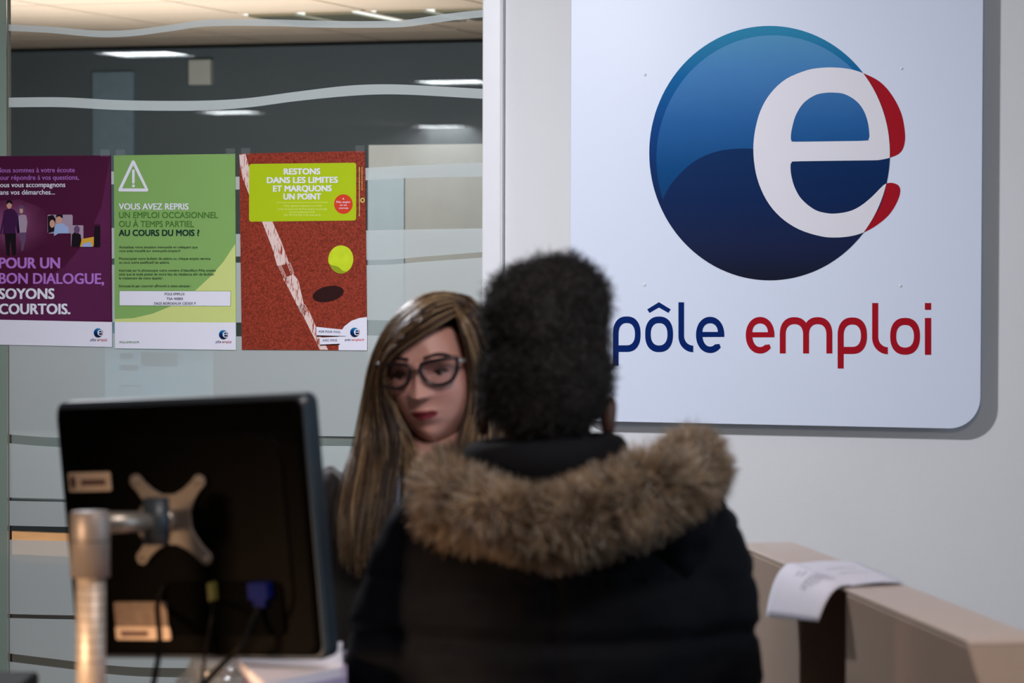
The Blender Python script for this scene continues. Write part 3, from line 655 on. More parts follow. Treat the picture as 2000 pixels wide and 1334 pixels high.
# wooden table close behind the glass
M['wood'] = mat('orange_beech', col(226, 160, 104), .4, var=.2, scale=12)
tp = H(80, 1076, .74)
tb = root('table', (tp.x, tp.y+.3, 0), 'orange wooden table seen through the clear slit in the frosted glass', 'table')
bevel(obj('tabletop', *box(tp.x-.6, tp.x+.9, tp.y-.12, tp.y+.6, .71, .74), M['wood'], tb))
for lx in (-.55, .85):
    for ly in (-.08, .55): obj('leg', *box(tp.x+lx-.02, tp.x+lx+.02, tp.y+ly-.02, tp.y+ly+.02, 0, .71), M['grid'], tb)

# ceiling lights of the hall, the ones whose reflections show in the glass
M['panel_light'] = emis('ceiling_panel_light', (.92, .97, 1, 1), 34.0)
def hall_light(px_, py_, label, wd=.42, dp=.38):
    q = H(px_, py_, CH_-.01); x, y = q.x, -q.y
    r_ = root('ceiling_light', (x, y, CH_-.02), label, 'light', 'flush panel lights of the hall ceiling')
    obj('frame', *merge(box(x-wd/2-.03, x+wd/2+.03, y-dp/2-.03, y-dp/2, CH_-.02, CH_), box(x-wd/2-.03, x+wd/2+.03, y+dp/2, y+dp/2+.03, CH_-.02, CH_), box(x-wd/2-.03, x-wd/2, y-dp/2, y+dp/2, CH_-.02, CH_), box(x+wd/2, x+wd/2+.03, y-dp/2, y+dp/2, CH_-.02, CH_)), M['frame'], r_)
    obj('diffuser', *box(x-wd/2, x+wd/2, y-dp/2, y+dp/2, CH_-.012, CH_-.004), M['panel_light'], r_)
for a in ((282, 103, 'square ceiling panel light mirrored in the glass at the upper left'), (886, 158, 'square ceiling panel light mirrored in the glass beside the white frame'), (450, 218, 'square ceiling panel light mirrored faintly below the frosted wave'), (862, 246, 'square ceiling panel light mirrored lowest in the glass')): hall_light(*a)

# ------------------------------------------------------------------ desk and monitor
DZ = 1.065
FW = Vector((-math.sin(TH), math.cos(TH), 0)); RT = Vector((math.cos(TH), math.sin(TH), 0)); UP = Vector((0, 0, 1))
def C(x, d, z): return Vector((CAM.x, CAM.y, 0))+RT*x+FW*d+UP*z
def cbox(x0, x1, d0, d1, z0, z1):
    V = [C(x, d, z) for z in (z0, z1) for d in (d0, d1) for x in (x0, x1)]
    return V, [(0,2,3,1),(4,5,7,6),(0,1,5,4),(2,6,7,3),(0,4,6,2),(1,3,7,5)]
dk = root('reception_desk', C(-.62, 4.15, 0), 'standing height beige reception desk under the monitor and the papers', 'desk')
bevel(obj('desk_top', *cbox(-1.25, -.25, 3.72, 4.50, DZ-.03, DZ), M['laminate'], dk), .004)
obj('front_panel', *cbox(-1.22, -.27, 3.78, 3.80, .05, DZ-.03), M['laminate_dark'], dk)
obj('side_panel', *cbox(-1.22, -1.20, 3.80, 4.46, 0, DZ-.03), M['laminate'], dk)
obj('side_panel', *cbox(-.29, -.27, 3.80, 4.46, 0, DZ-.03), M['laminate'], dk)

PSI = R(28); ROLL = R(3.6); TILT = R(2.5)
mc = P(360, 1036, 4.1)
ax = (RT*math.cos(PSI)-FW*math.sin(PSI)); an = (-RT*math.sin(PSI)-FW*math.cos(PSI)); az = UP.copy()
rm = Matrix.Rotation(TILT, 3, ax); an = rm @ an; az = rm @ az
rm = Matrix.Rotation(-ROLL, 3, FW); ax, az, an = rm @ ax, rm @ az, rm @ an
MW, MH = .391, .340
def mp_(u, v, n): return mc+ax*u+az*v+an*n     # n towards the camera, out of the back
mon = root('monitor', (mc.x, mc.y, DZ), 'black flat monitor seen from behind with silver mounting plate and stickers', 'monitor')
def rr2(w_, h_, r, n=4):
    o = []
    for cx, cy, a in ((w_/2-r, h_/2-r, 0), (-w_/2+r, h_/2-r, 90), (-w_/2+r, -h_/2+r, 180), (w_/2-r, -h_/2+r, 270)):
        for k in range(n+1): t = R(a+90*k/n); o.append((cx+r*math.cos(t), cy+r*math.sin(t)))
    return o
def loft(secs, T):
    """secs: list of (poly, n) with equal vertex counts, closed by caps"""
    V = []; Fc = []; k = len(secs[0][0])
    for p, n in secs: V += [T(a, b, n) for a, b in p]
    for i in range(len(secs)-1):
        for j in range(k): Fc.append((i*k+j, i*k+(j+1)%k, (i+1)*k+(j+1)%k, (i+1)*k+j))
    Fc += [tuple(range(k-1, -1, -1)), tuple(range((len(secs)-1)*k, len(secs)*k))]
    return V, Fc
obj('bezel', *loft([(rr2(MW+.006, MH+.006, .012), -.043), (rr2(MW+.012, MH+.012, .014), -.038), (rr2(MW+.012, MH+.012, .014), -.014), (rr2(MW+.004, MH+.004, .012), -.008)], mp_), M['edge'], mon)
obj('screen', *loft([(rr2(MW-.03, MH-.03, .003), -.0436), (rr2(MW-.03, MH-.03, .003), -.0430)], mp_), M['screen'], mon)
# back shell, uncut; a dark patch marks the port recess
back = obj('back_shell', *loft([(rr2(MW, MH, .014), -.012), (rr2(MW-.002, MH-.002, .014), -.003), (rr2(MW-.012, MH-.012, .014), 0)], mp_), M['shell'], mon)
obj('back_bulge', *loft([(rr2(MW-.05, MH-.06, .05, 8), -.001), (rr2(MW-.07, MH-.08, .05, 8), .0012), (rr2(MW-.10, MH-.11, .05, 8), .0025)], mp_), M['shell'], mon, True)
def toM(px, py, n=.007):
    """point of the monitor's back plane met by a sight line, as (u, v)"""
    r = ray(px, py); o = mc+an*n; t = (o-CAM).dot(an)/r.dot(an); q = CAM+r*t-o
    return q.dot(ax), q.dot(az)
def mrect(px0, py0, px1, py1, n0, n1, m, name, parent=mon, r=.002):
    a, b = toM(px0, py0), toM(px1, py1); cx, cy = (a[0]+b[0])/2, (a[1]+b[1])/2
    w_, h_ = abs(b[0]-a[0]), abs(b[1]-a[1])
    return obj(name, *loft([(rr2(w_, h_, r, 2), n0), (rr2(w_, h_, r, 2), n1)], lambda u, v, n: mp_(u+cx, v+cy, n)), m, parent)
M['sticker'] = mat('sticker_beige', col(205, 180, 156), .6, var=.1, scale=60); M['sticker2'] = mat('sticker_dim', col(120, 100, 84), .6, var=.3, scale=60); M['stink'] = mat('sticker_ink', col(96, 72, 66), .7)
M['recess'] = mat('recess_shade_black', col(2, 2, 2), .7, spec=.02)
M['vga'] = mat('connector_blue', col(10, 20, 78), .5, spec=.05); M['dvi'] = mat('connector_yellow', col(92, 90, 40), .5)
mrect(133, 924, 216, 959, .004, .0072, M['sticker'], 'sticker'); 
mrect(158, 937, 207, 947, .0070, .0076, M['stink'], 'sticker_print'); mrect(136, 929, 150, 955, .0070, .0076, M['stink'], 'sticker_print', r=.008)
mrect(222, 1176, 328, 1224, .004, .0072, M['sticker2'], 'sticker'); mrect(225, 1224, 333, 1250, .004, .0072, M['sticker'], 'sticker')
mrect(236, 1232, 290, 1243, .0070, .0076, M['stink'], 'sticker_print')
mrect(322, 1136, 556, 1242, .0045, .0068, M['recess'], 'port_recess_shade', r=.010)  # raised black patch imitates the shade inside a port recess
mrect(494, 1136, 534, 1168, .006, .022, M['vga'], 'video_plug'); mrect(503, 1168, 526, 1184, .008, .018, M['vga'], 'video_plug')
mrect(414, 1136, 426, 1172, .006, .020, M['dvi'], 'signal_plug')
M['cable'] = mat('cable_black', col(6, 6, 6), .6, spec=.08)
def cable(pts, r, lab):
    q = [Vector(p) for p in catmull(pts, 8)]
    return obj('cable', *tube(q, r, 8), M['cable'], mon, True)
cable([mp_(*toM(322, 1145), .01), mp_(*toM(320, 1180), .022), P(312, 1260, 4.02), P(300, 1334, 4.02), P(298, 1355, 4.03)], .0038, '')
cable([mp_(*toM(514, 1182), .014), mp_(*toM(510, 1205), .028), P(470, 1262, 4.0), P(432, 1300, 4.02), P(402, 1334, 4.03), P(396, 1352, 4.04)], .0042, '')
cable([mp_(*toM(420, 1170), .014), P(414, 1205, 4.0), P(402, 1270, 4.02), P(394, 1334, 4.05), P(392, 1350, 4.05)], .0022, '')
# mounting star plate
arm = root('swivel_stand', (P(175, 1200, 3.93).x, P(175, 1200, 3.93).y, DZ), 'silver pole and swivel arm clamped to the desk, carrying the black monitor', 'stand')
cu_, cv_ = toM(333, 1014)
star = []
arms = [toM(267, 938), toM(392, 939), toM(405, 1090), toM(280, 1090)]
arms = [(a-cu_, b-cv_) for a, b in arms]
for i, (a, b) in enumerate(arms):
    L = math.hypot(a, b); dx, dy = a/L, b/L; nx, ny = -dy, dx   # walk each arm: in, tip, out
    hw = .0095
    for s_ in (1, -1):
        seq = [(L*.42, .017), (L*.62, .0115), (L*.85, .009), (L, .0095)]
        if s_ == -1: seq = seq[::-1]
        if s_ == 1: pts_ = [(dx*l-nx*w_*-s_*-1, dy*l-ny*w_*-s_*-1) for l, w_ in seq]
        else: pts_ = [(dx*(L+.009*math.cos(t))+nx*.0095*math.sin(t)*-1, dy*(L+.009*math.cos(t))-ny*.0095*math.sin(t)) for t in (.9, 0, -.9)]+[(dx*l+nx*w_, dy*l+ny*w_) for l, w_ in seq]
        star += pts_
# simpler and safe: sort around the centre
star = sorted(star, key=lambda p: math.atan2(p[1], p[0]))
v, f = loft([(star, .0075), (star, .0115)], lambda u, v_, n: mp_(u+cu_, v_+cv_, n))
bevel(obj('mounting_plate', v, f, M['silver2'], arm), .001)
for a, b in arms:
    obj('screw', *tube([mp_(a+cu_, b+cv_, .0112), mp_(a+cu_, b+cv_, .0145)], .0036, 10), M['silver'], arm, True)
obj('hub', *tube([mp_(cu_-.004, cv_, .011), mp_(cu_-.004, cv_, .024)], [.018, .016], 20), M['silver'], arm, True)
ch = mp_(cu_-.012, cv_, .03)
obj('swivel_disc', *tube([ch-ax*.010-az*0, ch+ax*.004], [.025, .027], 24), M['silver'], arm, True)
k0 = P(305, 1018, 3.99)
obj('knuckle', *tube([k0-UP*.03, k0+UP*.03], [.017, .017], 20), M['edge'], arm, True)
obj('knuckle_link', *tube([k0, ch], .014, 16), M['silver'], arm, True)
pt = P(176, 1022, 3.93)
obj('swivel_arm', *tube([pt, k0], [.0145, .0125], 16), M['silver'], arm, True)
pb = Vector((pt.x, pt.y, DZ))
pt_top = P(176, 999, 3.93); py1 = P(176, 1127, 3.93)
obj('collar', *tube([Vector((pt.x, pt.y, py1.z)), Vector((pt.x, pt.y, pt_top.z-.003)), Vector((pt.x, pt.y, pt_top.z))], [.0255, .0255, .0235], 28), mat('collar_satin', col(150, 142, 138), .45, .4), arm, True)
obj('collar_seam', *tube([Vector((pt.x, pt.y, P(176, 1056, 3.93).z)), Vector((pt.x, pt.y, P(176, 1054, 3.93).z))], .0258, 28), M['black'], arm)
M['polem'] = mat('pole_satin', col(178, 168, 158), .45, .35, var=.08)
po = obj('pole', *tube([Vector((pt.x+.001, pt.y, DZ+.0)), Vector((pt.x+.001, pt.y, py1.z+.01))], .0188, 28), M['polem'], arm, True)
for k in range(8):
    z = py1.z-.012-.0135*k-.002
    if z > DZ+.02: obj('pole_ring', *tube([Vector((pt.x+.001, pt.y, z)), Vector((pt.x+.001, pt.y, z+.0008))], .0190, 28), M['edge'], arm)
obj('desk_clamp', *tube([Vector((pt.x, pt.y, DZ)), Vector((pt.x, pt.y, DZ+.012))], .04, 24), M['black'], arm, True)
# papers on the desk
p0 = P(575, 1300, 4.42)
ps = root('paper_stack', H(575, 1330, DZ+.002), 'stack of white papers on the desk to the right under the monitor', 'paper')
M['paper_shaded'] = mat('paper_edge_shaded', col(176, 168, 206), .7, var=.05)  # lilac shadow put into the colour of the lower bundles
zs = 1.155
def hp(px, py, z): return H(px, py, z)
top = [hp(468, 1288, zs), hp(560, 1262, zs), hp(672, 1252, zs), hp(672, 1302, zs), hp(520, 1334, zs)]
for k in range(7):
    z0 = DZ+k*.01286; z1 = DZ+(k+1)*.01286-.0006
    dx = random.uniform(-.004, .004); 
    V = [Vector((p.x+dx, p.y+dx, z0)) for p in top]+[Vector((p.x+dx, p.y+dx, z1)) for p in top]; n = len(top)
    obj('sheet_bundle', V, [tuple(range(n-1, -1, -1)), tuple(range(n, 2*n))]+[(i, (i+1)%n, (i+1)%n+n, i+n) for i in range(n)], M['paper_shaded' if k < 6 else 'paper'], ps)
# crumpled clear bag
M['bag'] = frostmat('clear_plastic', col(225, 235, 235), .75); nt = M['bag'].node_tree
g = nt.nodes.new('ShaderNodeBsdfGlossy'); g.inputs['Roughness'].default_value = .12; mx = nt.nodes.new('ShaderNodeMixShader'); mx.inputs[0].default_value = .4
o_ = [n for n in nt.nodes if n.type == 'OUTPUT_MATERIAL'][0]; src = o_.inputs[0].links[0].from_socket
nt.links.new(src, mx.inputs[1]); nt.links.new(g.outputs[0], mx.inputs[2]); nt.links.new(mx.outputs[0], o_.inputs[0])
bc = P(438, 1322, 4.25)
v, f = ellipsoid((0, 0, 0), (.040, .05, .045), 60, 36); vv = []
for q in v:
    q = Vector(q); n = noise.noise(q*45+Vector((3, 1, 2)))*.55+noise.noise(q*110)*.4; q = q*(1+n); vv.append(Vector((bc.x, bc.y, DZ+.052))+Vector((q.x*1.2, q.y, max(q.z*1.4, -.052))))
bg = obj('plastic_bag', vv, f, M['bag']); tag(bg, 'crumpled clear plastic bag on the desk just left of the paper stack', 'bag')
bo = P(20, 1330, 4.0)
v, f = cbox(-.72, -.618, 3.92, 4.06, DZ, H(35, 1312, 1.15).z-.0)
bx_ = obj('box', *cbox(-.72, -.626, 3.92, 4.06, DZ, 1.148), M['shell']); bevel(bx_, .006); tag(bx_, 'low black box at the left end of the desk by the frame corner', 'box')

# ------------------------------------------------------------------ counter wing on the right
HZ = 1.205
A0 = H(1437, 1060, HZ); A1 = H(1890, 1250, HZ); B0 = H(1551, 1058, HZ)
dirv = (A1-A0); LEN = dirv.length; dirv.normalize(); per = Vector((-dirv.y, dirv.x, 0)); 
if per.dot(B0-A0) < 0: per = -per
WD = (B0-A0).dot(per); WD = max(.085, min(.14, WD))
def K3(s_, z, t=0): return A0+dirv*(s_*LEN)+per*t+UP*(z-A0.z)
cw = root('counter_screen', K3(.5, 0, WD/2), 'beige laminate counter wing with rounded end and dark niche beside the parka', 'counter')
def slab(name, poly, t0, t1, m, sm=False): 
    v, f = prism(poly, lambda p: K3(p[0], p[1], t0), lambda p: K3(p[0], p[1], t1)); o = obj(name, v, f, m, cw); bevel(o, .004); return o
g0, g1 = .33, .545
# gap edges by sight line on the top edge
def s_of(px):
    best = min(np.linspace(0, 1, 400), key=lambda s_: abs(px-(lambda c: 1000+F*c[0]/-c[2])(R3.transposed() @ (K3(s_, HZ)-CAM)))); return float(best)
g0, g1 = s_of(1562), s_of(1652)
slab('far_panel', [(0, HZ-.006), (g0, HZ-.006), (g0, 0), (.26, 0), (.24, .6), (.17, .95), (.09, 1.08), (.02, 1.17)][::-1], 0, WD, M['laminate'])
slab('near_panel', [(g1, HZ-.006), (g1, 0), (1.10, 0), (1.10, .9), (1.09, 1.06), (1.07, 1.11), (1.045, 1.15), (1.02, 1.175), (1.0, HZ-.006)], 0, WD, M['laminate'])
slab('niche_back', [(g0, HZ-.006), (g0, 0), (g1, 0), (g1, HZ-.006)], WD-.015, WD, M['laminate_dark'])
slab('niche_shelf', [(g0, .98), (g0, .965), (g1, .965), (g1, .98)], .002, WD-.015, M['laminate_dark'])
M['laminate_lit'] = mat('beige_laminate_lit', col(206, 188, 176), .42, var=.04, scale=50)  # lighter copy of the panel laminate, lit tone put into the colour
slab('ledge', [(0, HZ), (0, HZ-.006), (1.0, HZ-.006), (.99, HZ)], 0, WD, M['laminate_lit'])
# paper bent over the ledge
fa, fb = H(1550, 1103, HZ+.001), H(1657, 1147, HZ+.001)
ra, rb = H(1673, 1100, HZ+.001), H(1768, 1141, HZ+.001)
da = (fa-CAM).dot(R3 @ Vector((0, 0, -1))); db = (fb-CAM).dot(R3 @ Vector((0, 0, -1)))
ha, hb = P(1495, 1205, da-.02), P(1598, 1215, db-.02)
NV, NU = 22, 10; V = []; Fc = []; UVs = []
for i in range(NU+1):
    u = i/NU; r0 = ra.lerp(rb, u); f0 = fa.lerp(fb, u); h0 = ha.lerp(hb, u)
    for j in range(NV+1):
        v_ = j/NV
        if v_ < .42: q = r0.lerp(f0, v_/.42*.94); q.z = HZ+.003+.003*math.sin(v_/.42*math.pi)
        else:
            t = (v_-.42)/.58; a_ = r0.lerp(f0, .94); a_.z = HZ+.003; c1 = a_+(f0-r0)*.36+UP*.006; q = a_*(1-t)**2+c1*2*t*(1-t)+h0*t*t; q.z += .003*math.sin(t*3)
        V.append(q)
for i in range(NU):
    for j in range(NV): k = i*(NV+1)+j; Fc.append((k, k+1, k+NV+2, k+NV+1))
sh = obj('paper_sheet', V, Fc, M['paper'], smooth=True); tag(sh, 'white printed sheet bent over the edge of the beige counter wing', 'paper')
sd = sh.modifiers.new('thick', 'SOLIDIFY'); sd.thickness = .0006
LV = []; LF = []
def onsheet(u, v_):
    i = min(NU-1, int(u*NU)); j = min(NV-1, int(v_*NV)); fu, fv = u*NU-i, v_*NV-j
    a = V[i*(NV+1)+j].lerp(V[(i+1)*(NV+1)+j], fu); b = V[i*(NV+1)+j+1].lerp(V[(i+1)*(NV+1)+j+1], fu)
    n = (V[(i+1)*(NV+1)+j]-V[i*(NV+1)+j]).cross(V[i*(NV+1)+j+1]-V[i*(NV+1)+j]).normalized()
    if n.dot(CAM-a) < 0: n = -n
    return a.lerp(b, fv)+n*.0011
for u0, va, vb in ((.30, .60, .68), (.38, .58, .66), (.50, .48, .78), (.56, .45, .80), (.62, .44, .74), (.68, .42, .70), (.75, .46, .58), (.36, .14, .36), (.56, .12, .34)):
    vs = va
    while vs < vb:
        ve = min(vb, vs+random.uniform(.02, .05)); k = len(LV)
        LV += [onsheet(u0, vs), onsheet(u0, ve), onsheet(u0+.014, ve), onsheet(u0+.014, vs)]; LF.append((k, k+1, k+2, k+3)); vs = ve+.012
o_ = obj('printed_lines', LV, LF, M['ink'], sh); o_['kind'] = 'stuff'

# ------------------------------------------------------------------ people
def strands(roots, dirs, length, w0, S=5, curl=.3, droop=0.0, seed=1, tip=.15, colors=None):
    """vectorised thin three-sided tubes"""
    r_ = np.random.default_rng(seed); N = len(roots)
    L = (length if np.ndim(length) else np.full(N, length))[:, None]
    D = dirs/np.linalg.norm(dirs, axis=1)[:, None]; P_ = [roots.copy()]; d = D.copy()
    tw = r_.normal(0, curl, (N, 3))
    for k in range(1, S):
        d = d+tw/(S-1); d[:, 2] -= droop/(S-1); d /= np.linalg.norm(d, axis=1)[:, None]
        P_.append(P_[-1]+d*L/(S-1))
    return paths_mesh(np.stack(P_, 1), w0, tip, colors)
def paths_mesh(PP, w0, tip=.15, colors=None):
    N, S, _ = PP.shape
    T = np.gradient(PP, axis=1); T /= (np.linalg.norm(T, axis=2)[..., None]+1e-9)
    ref = np.tile(np.array([.31, .52, .80]), (N, S, 1)); a = np.cross(T, ref); a /= (np.linalg.norm(a, axis=2)[..., None]+1e-9); b = np.cross(T, a)
    t = np.linspace(0, 1, S); w_ = (w0[:, None] if np.ndim(w0) else w0)*(1-(1-tip)*t**2)[None, :]
    w_ = np.broadcast_to(w_, (N, S))[..., None]
    V = np.stack([PP+w_*(math.cos(q)*a+math.sin(q)*b) for q in (0, 2.094, 4.189)], 2).reshape(-1, 3)
    base = (np.arange(N)*S*3)[:, None, None]+(np.arange(S-1)*3)[None, :, None]; k = np.arange(3)[None, None, :]; k2 = (k+1) % 3
    Q = np.stack([base+k, base+k2, base+3+k2, base+3+k], -1).reshape(-1, 4)
    cc = None
    if colors is not None: cc = np.repeat(colors, S*3, axis=0)
    return V, Q, cc
def npv(v): return np.array([tuple(x) for x in v])
class Frame:
    """local frame of a figure: x to its image right, y away from the camera, z up, turned by yaw"""
    def __init__(s, origin, yaw=0):
        s.o = Vector(origin); c, q = math.cos(yaw), math.sin(yaw); s.x = RT*c+FW*q; s.y = -RT*q+FW*c
    def __call__(s, x, y, z): return s.o+s.x*x+s.y*y+UP*z
def hand_parts(Fr, wx, wy, wz, side, dirn=(0, 0, -1), curl=.5):
    """palm, four unequal bent fingers and a thumb from the side of the palm"""
    d = Vector(dirn); parts = []
    def L(p): return Fr(*p)
    w_ = Vector((wx, wy, wz)); fw_ = Vector((0, 1, 0)); lat = Vector((side, 0, 0))
    parts.append(tube([L(w_), L(w_+d*.03), L(w_+d*.07), L(w_+d*.095)], [(.022, .018), (.016, .034), (.015, .040), (.012, .036)], 14, xdir=tuple(Fr.x)))
    for i, (off, ln) in enumerate(((-.030, .066), (-.010, .076), (.010, .071), (.029, .055))):
        b = w_+d*.085+fw_*(-off); p = [b]; a = .15
        for k in range(3): a += curl*.55; p.append(p[-1]+(d*math.cos(a)+lat*-math.sin(a))*ln*(.45, .32, .23)[k])
        parts.append(tube([L(q) for q in p], [.0095, .009, .008, .0065], 10, xdir=tuple(Fr.x)))
    b = w_+d*.03+fw_*.028; p = [b, b+d*.02+fw_*.022, b+d*.045+fw_*.030-lat*.012, b+d*.066+fw_*.026-lat*.022]
    parts.append(tube([L(q) for q in p], [.013, .012, .010, .008], 10, xdir=tuple(Fr.x)))
    return parts
def leg_parts(Fr, hz, g=1.0):
    out = []
    for s in (-1, 1):
        out.append(tube([Fr(s*.085, 0, hz), Fr(s*.09, 0, hz*.78), Fr(s*.09, -.005*g, hz*.52), Fr(s*.092, .008*g, hz*.36), Fr(s*.092, .015*g, .09)], [(.085, .09), (.078, .08), (.055, .058), (.052, .056), (.036, .04)], 16, xdir=tuple(Fr.x)))
    return out
# ============================ the agent facing the camera
wd_ = 5.05
wb_ = P(822, 1100, wd_)
WF = Frame((wb_.x, wb_.y, 0), R(-6))
wom = root('person', (wb_.x, wb_.y, 0), 'person with long brown hair, dark glasses and dark jacket facing the camera behind the desk', 'person')
hc = P(845, 716, wd_)                       # between the ears at eye height
hy, hp_, hr = R(14), R(-5), R(-7)
bx = RT.copy(); by = FW.copy(); bz = UP.copy()
for axis, ang in ((UP, -hy), (RT, hp_*-1), (FW, hr)):
    m3 = Matrix.Rotation(ang, 3, axis); bx, by, bz = m3 @ bx, m3 @ by, m3 @ bz
def HL(x, y, z): return hc+bx*x+by*y+bz*z
def sm_(t): t = np.clip(t, 0, 1); return t*t*(3-2*t)
def face_pts(X, Y, Z):
    """unit sphere directions to head surface, front is -y"""
    z = np.where(Z > 0, Z*.108, Z*.124)
    low = np.clip(-Z, 0, 1)
    ax_ = .0755*(1-.20*sm_((low-.25)*1.25)); ay = .098*(1-.12*sm_(low*1.1))
    x = X*ax_*np.where(Z < 0, (1-0*Z), 1); y = Y*ay
    # squarer vertical profile so that cheeks stay full
    rr_ = np.sqrt(np.clip(1-Z**2, 0, 1)); k = np.where(rr_ > 1e-4, (1-np.abs(Z)**2.6)**(1/2.6)/np.maximum(rr_, 1e-4), 1)
    k = np.minimum(k, 1.9); x = x*k; y = y*k
    fr_ = sm_((-Y-.05)/.45)
    y = np.where(Y < 0, np.maximum(y, -.088-.004*(1-(x/.07)**2)), y)
    y = y+.010*sm_(low*1.5)*0
    def G(x0, z0, sx, sz): return np.exp(-((x-x0)/sx)**2-((z-z0)/sz)**2)
    d = 0
    d = d-.010*(G(.031, .000, .019, .013)+G(-.031, .000, .019, .013))            # sockets
    d = d+.004*(G(.03, .022, .02, .008)+G(-.03, .022, .02, .008))                 # brow
    nz = np.clip((.014-z)/.048, 0, 1); nm = np.where((z < .016) & (z > -.042), 1.0, 0)*sm_((z+.042)/.007)
    wN = .0065+.0075*nz**2.2
    d = d+nm*(.005+.022*nz**1.3)*np.exp(-(x/wN)**2)
    d = d+.006*(G(.0125, -.030, .006, .007)+G(-.0125, -.030, .006, .007))
    d = d+.005*(G(.042, -.03, .018, .02)+G(-.042, -.03, .018, .02))
    d = d+.007*G(0, -.066, .024, .013)
    lz = .0035*np.cos(np.clip(x/.022, -1.5, 1.5))
    d = d+.0045*G(0, -.0615, .020, .0042)+.0050*G(0, -.0735, .017, .005)-.0035*np.exp(-((x)/.022)**2-((z+.0672)/.0016)**2)
    d = d+.009*G(0, -.104, .02, .016)-.003*G(0, -.087, .02, .006)
    d = d-.004*G(0, .055, .05, .03)
    x = x*(1-.10*sm_((-z-.075)/.04))*(1-.16*sm_((z-.045)/.06))
    return x, y-d*fr_, z
nu, nv = 150, 130
V = []; 
for j in range(1, nv):
    ph = math.pi*j/nv
    for i in range(nu):
        a = 2*math.pi*i/nu; V.append((math.sin(ph)*math.cos(a), math.sin(ph)*math.sin(a), math.cos(ph)))
V = np.array(V+[(0, 0, 1), (0, 0, -1)])
fx, fy, fz = face_pts(V[:, 0], V[:, 1], V[:, 2])
_, f = ellipsoid((0, 0, 0), (1, 1, 1), nu, nv)
hv = [HL(a, b, c) for a, b, c in zip(fx, fy, fz)]
skin = np.array([lin(226), lin(172), lin(158)]); lipc = np.array([lin(140), lin(46), lin(58)])
def G2(x0, z0, sx, sz): return np.exp(-((fx-x0)/sx)**2-((fz-z0)/sz)**2)
lm = ((fy < -.05) & ((((fx/.0225)**2+((fz+.0672-5*fx*fx)/.0080)**2) < 1))).astype(float)
bl = np.clip(.35*(G2(.042, -.035, .02, .02)+G2(-.042, -.035, .02, .02)), 0, 1)*(fy < 0)
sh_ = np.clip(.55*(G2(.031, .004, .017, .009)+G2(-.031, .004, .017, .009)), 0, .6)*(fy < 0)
hcols = skin[None, :]*(1-bl[:, None])+np.array([lin(206), lin(130), lin(122)])[None, :]*bl[:, None]
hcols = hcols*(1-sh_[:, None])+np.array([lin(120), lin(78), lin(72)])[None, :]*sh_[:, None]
nos = np.clip(1.0*(G2(.0075, -.0395, .0032, .0024)+G2(-.0075, -.0395, .0032, .0024)), 0, 1)*(fy < 0)
hcols = hcols*(1-.7*nos[:, None])
hcols = hcols*(1-lm[:, None])+lipc[None, :]*lm[:, None]
scalp = sm_((fz-.068+.9*np.clip(fy+.06, 0, 1))/.012)[:, None]; hcols = hcols*(1-scalp)+np.array([lin(70), lin(50), lin(36)])[None, :]*scalp
M['skin'] = mat('skin', (1, 1, 1, 1), .48, var=.04, scale=40, attr='tint', sss=.12)
# rest of the body, one continuous surface
def toL(Fr, p): q = Vector(p)-Fr.o; return (q.dot(Fr.x), q.dot(Fr.y), q.z)
nk = toL(WF, HL(0, .03, -.08)); SHZ = P(800, 930, wd_).z
wsx = .165
parts = [tube([HL(0, .025, -.03), HL(0, .03, -.09), WF(nk[0]*.5, .02, SHZ+.02), WF(0, .02, SHZ-.06)], [.05, .052, .055, .07], 20, xdir=tuple(RT)),
         tube([WF(0, .02, SHZ-.0), WF(0, .02, SHZ-.05), WF(0, .01, SHZ-.2), WF(0, .01, SHZ-.36), WF(0, .01, SHZ-.52)], [(.10, .06), (.165, .08), (.14, .095), (.115, .08), (.15, .10)], 24, xdir=tuple(RT))]
for s in (-1, 1):
    e_ = (s*.215, .03, SHZ-.32); h_ = (s*.15, -.20, SHZ-.30)
    parts.append(tube([WF(s*(wsx-.01), .02, SHZ-.04), WF(s*.20, .03, SHZ-.18), WF(*e_)], [.048, .040, .034], 16))
    parts.append(tube([WF(*e_), WF(s*.18, -.09, SHZ-.32), WF(*h_)], [.034, .030, .022], 16))
    parts += hand_parts(WF, *h_, s, (0, -.93, -.36), .5)
parts += leg_parts(WF, .82, -1)
bv, bf, _ = remesh(*merge(*parts), .0055, 3)
# the head surface joins the neck
o_ = len(bv); allv = np.vstack([bv, npv(hv)]); allf = bf+[tuple(i+o_ for i in q) for q in f]
cols = np.vstack([np.tile(skin*.92, (len(bv), 1)), hcols])
body = obj('body', allv, allf, M['skin'], wom, True, colors=cols)
# ears
for s in (-1, 1):
    v, ff = ellipsoid((0, 0, 0), (.007, .018, .031), 14, 10); obj('ear', [HL(s*.073+q[0], .012+q[1], -.018+q[2]) for q in v], ff, mat('ear_skin', tuple(skin)+(1,), .5), wom, True)
